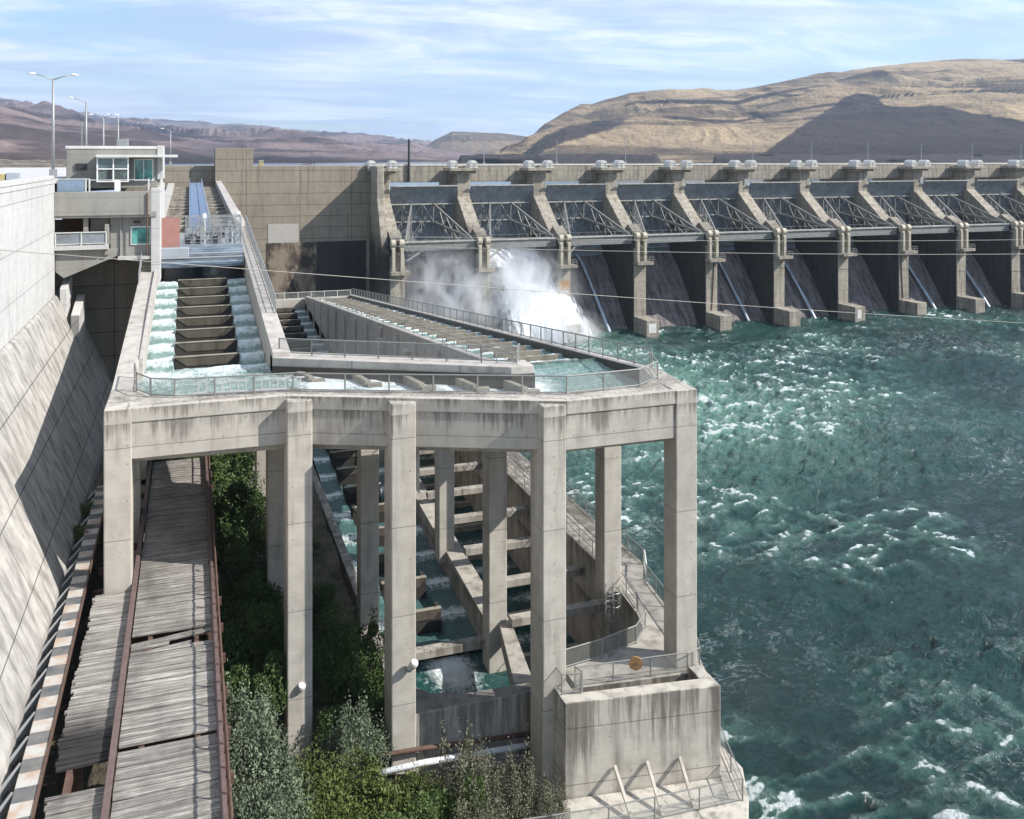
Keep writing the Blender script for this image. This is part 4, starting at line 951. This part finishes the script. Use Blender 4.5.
railing([(31.0, 59.6, 10.5), (30.0, 57.4, 10.6)], 'short pale gate panel across the lower walkway', h=1.15, r=.05, mat='pale_rail')
railing([(29.9, 57.2, 10.6), (29.4, 53.5, 10.6), (28.8, 49.5, 10.6), (28.0, 47.0, 10.6)], 'mesh railing from the walkway gate to the corner column', h=1.15, r=.04)
railing([(20.2, 48.95, 10.6), (22.9, 49.35, 10.6), (25.5, 50.1, 10.6), (26.85, 51.5, 10.6), (27.4, 53.6, 10.6)], 'curved mesh railing round the end of the lower channel', h=1.1, r=.04)
railing([(20.15, 47.0, 10.7), (20.1, 45.9, 11.0)], 'short railing return at the left end of the block top', h=1.1, r=.035)
railing([(20.2, 47.1, 10.6), (26.9, 46.4, 10.6), (27.8, 46.6, 10.6)], 'mesh railing behind the slot on top of the entrance block', h=1.1, r=.035)
railing([(18.95, 49.3, 11.0), (18.95, 46.0, 11.0), (20.0, 45.8, 11.0)], 'mesh railing on the left edge of the entrance block', h=1.1, r=.035)
railing([(14.5, 43.0, 6.0), (20.0, 42.3, 6.0), (27.6, 41.9, 6.0), (28.9, 46.2, 6.0)], 'railing round the low apron in front of the entrance block', h=1.2, sp=2.8, mid=True, r=.035)
railing([(-4.2, 86, ztop(86)), (-4.2, 97, ztop(97)+1.8)], 'steep stair railing beside the control building', h=1.1, mesh=False, mat='steel', r=.03, mid=True)
railing([(6.15, 72, ztop(72)+.55), (6.15, 92, ztop(92)+.55), (6.15, 112, ztop(112)+.55)], 'steel railing climbing the outer edge of the left ladder wall', h=1.3, sp=1.6, mid=True, mat='steel', r=.045)

# white ladder hung on the front railing
ld = thing('ladder', (0, 54.4, 26.8), 'white aluminium ladder laid along the front railing', 'ladder')
a = Vector((.25, 54.95, 26.72)); d = Vector((6.0, -.72, 0)); up = Vector((0, -.05, .62))
for q in (0, 1): MB().bar(a+up*q, a+up*q+d, .06, .07).build('side_rail', M['white'], ld)
m = MB()
for i in range(14): m.bar(a+d*((i+.5)/14), a+d*((i+.5)/14)+up, .05)
m.build('rung', M['white'], ld)
# ochre disc on the block railing
t = thing('disc', (23.7, 46.5, 11.2), 'ochre round disc hung on the railing above the entrance block', 'disc')
MB().tube([(23.7, 46.62, 11.5), (23.74, 46.72, 11.5)], .38, 24).build('plate', M['orange'], t)
MB().tube([(23.7, 46.58, 11.5), (23.7, 46.61, 11.5)], .07, 10).build('boss', M['rust'], t)
# caged ladder
t = thing('cage_ladder', (27.0, 57, 4), 'caged metal access ladder hanging into the lower channel below a column', 'ladder')
m = MB()
for x in (26.4, 26.9): m.bar((x, 56.3, 4), (x, 56.3, 11.4), .06)
for z in np.arange(4.2, 11, .35): m.bar((26.4, 56.3, z), (26.9, 56.3, z), .035)
m.build('ladder_rails', M['steel'], t)
m = MB()
for z in (8.4, 9.3, 10.2, 11.1): m.tube([(26.65+.5*math.cos(q), 56.1+.55*math.sin(q)-.3, z) for q in np.linspace(0, 2*PI, 13)], .03, 5)
for q in np.linspace(PI, 2*PI, 6): m.bar((26.65+.5*math.cos(q), 55.8+.55*math.sin(q), 8.4), (26.65+.5*math.cos(q), 55.8+.55*math.sin(q), 11.1), .03)
m.build('safety_cage', M['steel'], t)
t = thing('debris_boom', (24, 59, 4.6), 'jumble of pale bars floating across the lower right pool', 'boom')
m = MB()
for i in range(14):
    x = 22.6+i*.35; m.bar((x, 57.4+.1*math.sin(i*2.1), 4.0), (x+.5, 57.4+.3*math.cos(i*1.7), 4.5+.1*(i % 3)), .06)
m.bar((22.4, 57.3, 4.2), (27.7, 57.5, 4.35), .10); m.build('bars', M['pale_rail'], t)

# floodlights on two columns
for (x, y, z, lab) in ((5.75, 52.8, 10.3, 'white floodlight with a conduit on the tall column left of the bushes'), (11.5, 50.0, 12.0, 'white floodlight on the column beside the lower pool')):
    t = thing('floodlight', (x, y, z), lab, 'floodlight', 'column floodlights')
    MB().bar((x, y+.15, z-.1), (x+.1, y-.35, z+.05), .06).build('bracket', M['steel'], t)
    MB().tube([(x-.1, y-.30, z-.15), (x+.12, y-.55, z+.25), (x+.15, y-.6, z+.35)], [.15, .24, .20], 12).build('lamp_housing', M['housing'], t, smooth=False)
    MB().tube([(x-.12, y-.28, z-.19), (x-.105, y-.295, z-.152)], .19, 12).build('lens', M['clear_glass'], t)
    MB().bar((x-.05, y+.10, z-.3), (x-.05, y+.10, z-4.6), .08).build('conduit', M['steel'], t)
# pipes
o = MB().tube([(7.4, 49.6, 7.55), (12, 49.75, 7.3), (19.0, 49.75, 6.75)], .13, 10).build('pipe', M['rust'], smooth=True); tag(o, 'thin rusty brown pipe running along the wall above the white pipe', 'pipe')
o = MB().tube([(8.3, 48.9, 7.0), (12, 49.2, 6.85), (19.0, 49.4, 6.35)], .17, 12).build('pipe', M['white_pipe'], smooth=True); tag(o, 'white pipe running along the wall just above the bushes', 'pipe')
m = None
# cables across the view
for (a, b_, lab) in (((-11.4, 65.95, 34.15), (121.3, 95.3, 16.1), 'lowest thin cable slung across the whole view from the powerhouse wall'),):
    pts = [Vector(a).lerp(Vector(b_), i/24)-Vector((0, 0, .35*math.sin(PI*i/24))) for i in range(25)]
    tag(MB().tube(pts, .028, 6).build('cable', M['cable']), lab, 'cable', 'cables over the spillway')
for (a, b_, r_, lab) in (((39.6, 189, 21.6), (282, 186.5, 12.6), .06, 'middle thin cable strung in front of the spillway piers'), ((39.6, 189.2, 23.6), (282, 186.7, 17.2), .05, 'upper thin cable strung in front of the spillway piers')):
    pts = [Vector(a).lerp(Vector(b_), i/24)-Vector((0, 0, 1.2*math.sin(PI*i/24))) for i in range(25)]
    tag(MB().tube(pts, r_, 6).build('cable', M['cable']), lab, 'cable', 'cables over the spillway')

# ------------------------------------------------------------------ gate platform across the left ladder
GPf = thing('service_platform', (1, 88, 30), 'blue-grey grated service platform with rails and valve gear crossing the left ladder channel', 'platform')
k = NT('corrugated_cover'); X = k.xyz(); wv = k.math('SINE', k.math('MULTIPLY', X[2], 14)); n = k.noise(.8, 5, sc=(1, 1, 6))
k.bump(wv, .5, .08); M['corr'] = k.set(k.mix(k.ramp(n, (.35, 0.0), (.65, 1.0)), (.085, .12, .165), (.22, .27, .32)), .5, .4, .2)
MB().yz([(93.8, 29.5), (93.8, 29.9), (96.5, 31.35), (97, 31.2)][::-1], -3.0, 5.0).build('cover_sheet', M['corr'], GPf)
MB().box(-3.0, 5.05, 96.9, 112, 31.1, 31.35).build('deck_grating', M['steel'], GPf, .02)
m = MB()
for x in np.linspace(-2.9, 5, 9): m.box(x-.04, x+.04, 93.6, 93.78, 29.3, 31.0) if False else None
for y in np.arange(97, 112, 1.9):
    for x in (1.0, 3.0, 4.9):
        m.bar((x, y, 31.3), (x, y, 33.2), .07)
for x in (1.0, 3.0, 4.9):
    for z in (31.9, 32.6): m.bar((x, 97, z), (x, 111.5, z), .06)
for y in (97, 98.6, 100.5, 103, 105, 107, 109, 111.5):
    for z in (31.9, 32.6, 33.2): m.bar((-.4, y, z), (4.9, y, z), .06)
m.build('platform_rail', M['steel'], GPf)
m = MB()
r2 = random.Random(4)
for i in range(44):
    x = r2.uniform(-.6, 4.7); y = r2.uniform(97.5, 111); s1 = r2.uniform(.12, .45); h = r2.uniform(.3, 1.5)
    (MB().box(x, x+s1, y, y+s1, 31.35, 31.35+h) if i % 3 else MB().tube([(x, y, 31.35), (x, y, 31.35+h)], s1/2, 8)).build('valve_gear', M['pale_steel'], GPf)
m = MB()
for i in range(12):
    x = r2.uniform(-.6, 4.7); y = r2.uniform(97.5, 111); MB().box(x, x+.5, y, y+.5, 31.35, 31.35+r2.uniform(.3, .8)).build('gear_box', M['dark'], GPf)
for x, y, h in ((1.4, 97.4, 3.2), (5.0, 104, 3.0)):
    MB().tube([(x, y, 31.3), (x, y, 31.3+h)], .05, 6).build('mast', M['pale_rail'], GPf); MB().box(x-.18, x+.18, y-.1, y+.1, 31.3+h-.5, 31.3+h-.1).build('lamp', M['white'], GPf)
m = MB()
for x in (-.4, 2.3, 4.95):
    m.bar((x, 98.5, 31.3), (x, 98.5, 34.0), .09); m.bar((x, 101, 31.3), (x, 101, 34.0), .09); m.bar((x, 98.5, 34.0), (x, 101, 34.0), .09)
for y in (98.5, 101): m.bar((-.4, y, 34.0), (4.95, y, 34.0), .10); m.bar((-.4, y, 31.4), (2.3, y, 34.0), .05)
m.build('gantry_frame', M['steel'], GPf)
for z in (30.55, 30.2): MB().tube([(-3.0, 93.9+(z-30)*1.2, z+.15), (5.0, 93.9+(z-30)*1.2, z+.15)], .10, 8).build('service_pipe', M['steel'], GPf)
m = MB()
for q in range(10): m.bar((-3.0, 93.7+.35*q, 29.98+.18*q), (5.0, 93.7+.35*q, 29.98+.18*q), .03)
m.build('cover_seam', M['pale_steel'], GPf)
t = thing('panel_board', (-1.8, 95, 30.8), 'faded red-pink flat board standing beside the service platform', 'board')
MB().box(-2.8, -.95, 95.4, 95.55, 31.3, 34.2).build('board', M['red_board'], t, .01); MB().box(-2.75, -2.6, 95.56, 96.6, 31.3, 32.6).build('prop', M['rail'], t)
tag(MB().box(-2.9, -.1, 94.2, 95.0, 30.4, 31.35).build('tank', M['pale_steel'], bevel=.08), 'pale grey box tank in front of the faded red board', 'tank')
# blue covered walkway up the middle of the upper ladder
bw = thing('blue_walkway', (1.2, 112, 32), 'bright blue covered walkway running up the middle of the upper ladder', 'walkway')
m = MB(); ribbon(m, .0, 2.2, [113, 118, 150, 206], lambda y: ztop(y)+.15, lambda y: ztop(y)-.1); m.build('deck', M['blue_deck'], bw)
m = MB()
for y in np.arange(113.5, 205, 1.6):
    z = ztop(y)+.16
    m.bar((.1, y, z), (2.1, y+.8, z+.02), .05, .05); m.bar((2.1, y+.8, z+.02), (.1, y+1.6, z), .05, .05)
m.build('lattice', M['pale_steel'], bw)
for x in (-.05, 2.25):
    m = MB()
    for y in np.arange(113, 205, 3.2): m.bar((x, y, ztop(y)), (x, y, ztop(y)+1.1), .06)
    m.tube([(x, y, ztop(y)+1.1) for y in (113, 118, 150, 205)], .045, 5); m.build('side_rail', M['pale_steel'], bw)
# stairs beside the tower
st = thing('stair', (-3.6, 92, 29), 'narrow concrete stair with a yellow nosing beside the control building', 'stair')
m = MB()
for i in range(9): m.box(-4.25, -3.12, 92+i*.5, 92.5+i*.5, 28.6, ztop(92)+.2+i*.22)
m.build('steps', M['ladder_top'], st, .02)
MB().box(-4.28, -3.1, 91.6, 91.99, ztop(92)+.06, ztop(92)+.14).build('nosing', M['yellow'], st)

# ------------------------------------------------------------------ plank walkway, striped beam
pw = thing('plank_walkway', (-1, 52, 17), 'long weathered plank walkway on rusty steel beside the powerhouse buttress', 'walkway')
m = MB(); r3 = random.Random(8); y = 24.0
while y < 74.5:
    w_ = r3.uniform(.19, .27); g_ = r3.choice((.006, .012, .03, .06)); sk_ = r3.uniform(-.05, .05); zt = 17+r3.uniform(-.02, .025); x1 = 1.02+r3.uniform(-.05, .05)
    brk = 45.6 < y < 47.6; xl = -2.62
    if brk: sk_ += r3.uniform(-.55, .1); zt -= r3.uniform(0, .12); x1 -= r3.choice((0, 0, .9, 2.0)); w_ *= .8
    if not (46.9 < y < 47.15) and not (38.45 < y < 38.7):
        tw_ = r3.uniform(-.03, .03)
        m.add([(-2.62, y+sk_, zt-.09), (x1, y, zt-.09), (x1, y+w_, zt-.09), (-2.62, y+w_+sk_, zt-.09), (-2.62, y+sk_, zt+tw_), (x1, y, zt-tw_), (x1, y+w_, zt), (-2.62, y+w_+sk_, zt+tw_)],
              [(3, 2, 1, 0), (4, 5, 6, 7), (0, 1, 5, 4), (1, 2, 6, 5), (2, 3, 7, 6), (3, 0, 4, 7)])
    y += w_+g_
m.build('plank_deck', M['plank'], pw)
m = MB(); y = 24.0; m2_ = MB()
while y < 53.0:
    w_ = r3.uniform(.19, .27); g_ = r3.uniform(.004, .04); sk_ = r3.uniform(-.12, .05); zt = 16.96+r3.uniform(-.02, .025); x0_ = -4.9+.01*(y-34)+r3.uniform(-.1, .1)
    if not (36.7 < y < 38.3):
        (m if y > 37 else m2_).add([(x0_, y+sk_, zt-.09), (-2.95, y, zt-.09), (-2.95, y+w_, zt-.09), (x0_, y+w_+sk_, zt-.09), (x0_, y+sk_, zt), (-2.95, y, zt), (-2.95, y+w_, zt), (x0_, y+w_+sk_, zt)],
              [(3, 2, 1, 0), (4, 5, 6, 7), (0, 1, 5, 4), (1, 2, 6, 5), (2, 3, 7, 6), (3, 0, 4, 7)])
    y += w_+g_
m.build('side_planks', M['plank'], pw); m2_.build('side_planks', M['plank'], pw)
for x, z, nm in ((-2.8, 17.12, 'kerb_beam'), (1.12, 17.1, 'kerb_beam')):
    MB().box(x-.11, x+.11, 24, 74.5, z-.5, z+.16).build(nm, M['beam_paint'], pw, .01)
m = MB()
for x in (-4.4, -1.9, .2): m.box(x, x+.2, 24, 74, 16.3, 16.85)
for y in np.arange(25, 74, 3): m.box(-5.0, 1.6, y, y+.18, 15.9, 16.298)
m.build('joist', M['rust'], pw)
m = MB()
for y in np.arange(26, 74, 8.0):
    for x in (-4.6, .9): m.box(x, x+.35, y, y+.35, 4, 15.9)
m.build('support_post', M['rust'], pw)
railing([(1.32, 24, 17.0), (1.32, 74.5, 17.0)], 'rusty low railing along the right edge of the plank walkway', h=1.05, sp=1.5, mesh=False, mid=True, mat='rust', r=.045)
MB().box(1.24, 1.40, 24, 74.5, 16.5, 16.9).build('edge_channel', M['rust'], pw)
m = MB().box(-.9, -.7, 72.5, 74.8, 17.05, 17.15)
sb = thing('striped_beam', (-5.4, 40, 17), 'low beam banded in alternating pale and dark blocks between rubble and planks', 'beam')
k = NT('alternating_bands'); X = k.xyz(); f = k.math('LESS_THAN', k.math('FRACT', k.math('DIVIDE', X[1], 1.7)), .5); n = k.noise(1.4, 5); n2 = k.noise(.35, 1)
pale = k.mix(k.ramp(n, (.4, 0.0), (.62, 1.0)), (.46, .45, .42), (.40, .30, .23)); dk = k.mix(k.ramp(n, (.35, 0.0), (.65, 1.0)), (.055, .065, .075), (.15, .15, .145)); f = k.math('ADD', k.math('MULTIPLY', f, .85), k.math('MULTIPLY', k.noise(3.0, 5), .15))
M['band'] = k.set(k.mix(f, dk, pale), .7, .2)  # pale and dark bands alternate along the beam
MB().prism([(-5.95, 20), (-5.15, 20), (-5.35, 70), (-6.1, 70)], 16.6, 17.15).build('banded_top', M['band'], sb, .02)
MB().prism([(-5.14, 20), (-5.07, 20), (-5.27, 70), (-5.34, 70)], 16.95, 17.2).build('edge_angle', M['rust'], sb)
m = MB()
for y in np.arange(22, 70, 1.7): m.bar((-6.0, y, 17.0), (-6.7, y-.9, 16.5), .12, .3)
m.build('tie_bar', M['steel'], sb)

# ------------------------------------------------------------------ bushes and trees
def bush_mesh(name, mat, n, rx, ry, rz, leaf_s, seed, spiky=0.0, clumps=34, stems=True):
    r = np.random.default_rng(seed)
    th = r.uniform(0, 2*PI, clumps); ph_ = np.arccos(r.uniform(-.35, 1, clumps)); rad = r.uniform(.35, 1.25, clumps)**.8
    cc = np.stack([rx*rad*np.sin(ph_)*np.cos(th), ry*rad*np.sin(ph_)*np.sin(th), rz*(.42+.55*rad*np.cos(ph_))], -1)
    cs = r.uniform(.14, .50, clumps)*(rx+ry)/2
    k_ = r.integers(0, clumps, n); d = r.normal(size=(n, 3)); d /= np.linalg.norm(d, axis=1)[:, None]; rr_ = r.uniform(.3, 1, n)**.5
    P = cc[k_]+d*(cs[k_]*rr_)[:, None]*np.array([1, 1, 1+spiky*2.2])
    if spiky:
        up_ = r.random(n) < spiky; P[up_, 2] += np.abs(r.normal(0, rz*.16, up_.sum())); P[up_, :2] = cc[k_[up_], :2]+d[up_, :2]*.12*rx
    P[:, 2] = np.maximum(P[:, 2], .05)
    a = r.normal(size=(n, 3))+d*.6+np.array([0, 0, .5]); a /= np.linalg.norm(a, axis=1)[:, None]
    b_ = np.cross(a, r.normal(size=(n, 3))); b_ /= np.linalg.norm(b_, axis=1)[:, None]
    s1 = leaf_s*(r.uniform(.5, 1.2, n)**1.5+.25)[:, None]*(.7+.6*r.random(clumps)[k_])[:, None]; s2 = s1*.45
    s1 = s1*.58; s2 = s1*.5
    V = np.concatenate([P-a*s1, P+b_*s2, P+a*s1, P-b_*s2], 1).reshape(-1, 3)
    me = bpy.data.meshes.new(name); me.vertices.add(4*n); me.vertices.foreach_set('co', V.astype(np.float32).ravel())
    me.loops.add(4*n); me.polygons.add(n); me.loops.foreach_set('vertex_index', np.arange(4*n, dtype=np.int32))
    me.polygons.foreach_set('loop_start', np.arange(0, 4*n, 4, dtype=np.int32)); me.polygons.foreach_set('loop_total', np.full(n, 4, dtype=np.int32)); me.update(calc_edges=True)
    lv = np.repeat(np.clip(.5*r.random(clumps)[k_]+.5*r.random(n), 0, 1), 4)
    at = me.attributes.new('leafv', 'FLOAT', 'POINT'); at.data.foreach_set('value', lv.astype(np.float32)); me.materials.append(mat)
    m = MB(); rs = random.Random(seed)
    for i in range(0, clumps, 2):
        e = cc[i]; m.tube([(rs.uniform(-.2, .2), rs.uniform(-.2, .2), -.3), (e[0]*.45, e[1]*.45, e[2]*.55), tuple(e)], [.07, .045, .015], 5)
    return me, m
protos = {}
for nm, mt, n, rx, ry, rz, ls, sd, sp_ in (('g', 'leaf_green', 22000, 1.9, 1.9, 3.2, .105, 1, 0), ('g2', 'leaf_green', 22000, 1.6, 1.6, 4.2, .10, 2, .12), ('y', 'leaf_yel', 24000, 1.7, 1.6, 2.3, .085, 3, .1), ('s', 'leaf_sil', 20000, 1.45, 1.45, 2.9, .085, 4, .28), ('d', 'leaf_dry', 13000, 1.3, 1.2, 2.9, .07, 5, .5)):
    me, m = bush_mesh('foliage', M[mt], n, rx, ry, rz, ls, sd, sp_)
    sm = bpy.data.meshes.new('stems'); sm.from_pydata(m.v, [], m.f); sm.materials.append(M['bark']); protos[nm] = (me, sm)
def gz_at(x, y):
    return 6.2+float(sstep(7, -1, np.array(x)))*4.8+max(0, y-55)*.05-max(0, x-9)*.1-.3
BN = {'g': ('shrub', 'dark green shrub'), 'g2': ('tree', 'tall green leafy sapling'), 'y': ('shrub', 'yellow-green bush'), 's': ('shrub', 'silver-grey spiky bush'), 'd': ('shrub', 'dry olive-grey bush')}
def bush(kind, x, y, sc, lab, z=None, rz=None):
    nm, base = BN[kind]; z = gz_at(x, y) if z is None else z
    t = thing('bush' if nm == 'shrub' else 'tree', (x, y, z), lab, 'bush' if nm == 'shrub' else 'tree', 'bushes and saplings on the bank')
    rz = rnd.uniform(0, 6.28) if rz is None else rz; t.rotation_euler = (0, 0, rz); sc2 = sc*(1.3 if y < 50 and x > -3 else 1.0); t.scale = (sc2, sc2, sc2*rnd.uniform(.95, 1.2)*(1.15 if kind in 'sd' else 1))
    for mesh_, pn in zip(protos[kind], ('foliage', 'stems')):
        o = bpy.data.objects.new(pn, mesh_); C.objects.link(o); o.parent = t
for a in [
    ('s', 2.45, 42.5, 1.0, 'silver-grey spiky bush pressed against the plank walkway, nearest the camera'),
    ('s', 2.6, 46.0, 1.0, 'silver-grey spiky bush beside the walkway railing, below the tall column'),
    ('s', 2.5, 39.4, .9, 'silver-grey bush at the bottom edge beside the walkway'),
    ('y', 4.9, 44.0, 1.2, 'yellow-green bush at the foot of the tall column, left one'),
    ('y', 7.4, 44.6, 1.1, 'yellow-green bush below the white pipe, left one'),
    ('y', 9.9, 44.2, 1.0, 'yellow-green bush below the white pipe, right one'),
    ('y', 6.8, 41.2, 1.0, 'yellow-green bush at the bottom edge of the view, centre left'),
    ('g', 4.3, 41.8, .85, 'dark green bush at the bottom edge between silver and yellow bushes'),
    ('g', 12.3, 43.6, .7, 'green bush at the foot of the stained wall under the pipes'),
    ('g', 9.6, 41.2, .85, 'green bush at the bottom edge in front of the yellow bushes'),
    ('d', 13.4, 45.0, .95, 'dry olive-grey bush standing in front of the two pipes'),
    ('d', 15.4, 44.3, .8, 'dry olive-grey bush left of the entrance block'),
    ('d', 17.3, 43.6, .6, 'low dry bush against the corner of the entrance block'),
    ('d', 13.0, 41.5, .8, 'dry bush at the bottom edge right of centre'),
    ('g2', 9.4, 55.5, 1.25, 'green sapling standing between the two middle columns'),
    ('g', 8.0, 51.8, .8, 'dark green bush right behind the tall column'),
    ('s', 8.1, 49.2, .8, 'small silver bush right of the tall column'),
    ('g', 10.2, 52.0, .85, 'dark green bush beside the left end of the stained wall'),
    ('g', 3.6, 53.5, 1.0, 'dark green bush under the deck beside the walkway railing, nearest'),
    ('g', 3.6, 57.0, 1.4, 'dark green bush under the deck left of the rear column'),
    ('g', 3.2, 62.5, 1.5, 'dark shaded bush below the deck beside the walkway'),
    ('g', 8.6, 61.0, .95, 'dark shaded bush below the deck right of the rear column'),
    ('g', 7.8, 67.0, .95, 'dark shaded bush left of the lower ladder wall'),
    ('g2', 3.4, 69.5, 1.5, 'tall dark tree beside the far part of the plank walkway'),
    ('g', 4.0, 76.5, 1.7, 'broad dark tree behind the far end of the plank walkway'),
    ('g2', 3.2, 84.0, 1.6, 'farthest tree seen below the left channel'),
    ('g', -1.5, 80.5, 1.8, 'green tree just beyond the far end of the planks'),
    ('g', 7.6, 76.0, 1.0, 'shaded tree left of the lower ladder, far one'),
    ('g', 7.4, 88.0, 1.0, 'shaded tree under the ladder near the far columns')]: bush(*a)
for x, y in ((-6.35, 62), (-6.5, 66)):
    bush('y', x, y, .45, 'small green weed patch at the foot of the buttress, '+('nearer' if y < 64 else 'farther')+' one', z=16.2)

# ------------------------------------------------------------------ spray
def spray(cx_, cy_, cz_, sx, sy, sz, dens, lab, seed):
    m = MB(); n = 10; V = []; F = []
    for i in range(n+1):
        for j in range(16):
            a = PI*i/n; b_ = 2*PI*j/16; V.append((cx_+sx*math.sin(a)*math.cos(b_), cy_+sy*math.sin(a)*math.sin(b_), cz_+sz*math.cos(a)))
    for i in range(n):
        for j in range(16): F.append((i*16+j, (i+1)*16+j, (i+1)*16+(j+1) % 16, i*16+(j+1) % 16))
    m.add(V, F)
    k = NT('spray'); k.n.remove(k.b)
    v = k.node('ShaderNodeVolumePrincipled'); v.inputs['Color'].default_value = (.97, .98, 1, 1); v.inputs['Anisotropy'].default_value = .2
    tcn = k.node('ShaderNodeTexCoord'); mp = k.node('ShaderNodeMapping'); k.l.new(tcn.outputs['Object'], mp.inputs[0])
    mp.inputs['Location'].default_value = (-cx_/sx, -cy_/sy, -cz_/sz); mp.inputs['Scale'].default_value = (1/sx, 1/sy, 1/sz)
    ln = k.node('ShaderNodeVectorMath', operation='LENGTH'); k.l.new(mp.outputs[0], ln.inputs[0])
    fall = k.math('SUBTRACT', 1.0, ln.outputs['Value'], True)
    nz = k.noise(.28, 5, sc=(1, 1, .7), rough=.65, dist=.8)
    dd = k.math('MULTIPLY', k.math('MULTIPLY', k.math('POWER', fall, 1.7), k.ramp(nz, (.42, 0.0), (.68, 1.0))), dens)
    k.l.new(dd, v.inputs['Density']); k.l.new(v.outputs[0], k.out.inputs['Volume'])
    k.m.cycles.volume_step_rate = .6 if hasattr(k.m.cycles, 'volume_step_rate') else 1
    tag(m.build('spray', k.m), lab, 'spray', kind='stuff')
spray(68, 191, 9, 17, 9, 14, 2.0, 'dense white spray rising around the water jet', 1)
spray(78, 185, 2, 10, 7, 6, 1.6, 'low white splash where the water jet meets the river', 3)
spray(53, 192, 10, 18, 9, 15, 1.0, 'thin mist drifting in front of the first gate', 2)

# ------------------------------------------------------------------ haze
hz = MB().box(-9000, 16000, -400, 15500, -6, 1100).build('haze', None or NT('haze').m)
mat = hz.data.materials[0]; nt = mat.node_tree
for nn in list(nt.nodes):
    if nn.type == 'BSDF_PRINCIPLED': nt.nodes.remove(nn)
v = nt.nodes.new('ShaderNodeVolumePrincipled'); v.inputs['Color'].default_value = (.62, .78, 1.0, 1); v.inputs['Density'].default_value = 0.00007; v.inputs['Anisotropy'].default_value = .3
nt.links.new(v.outputs[0], nt.nodes['Material Output'].inputs['Volume'])
tag(hz, 'pale blue haze filling the valley air', 'haze', kind='stuff')
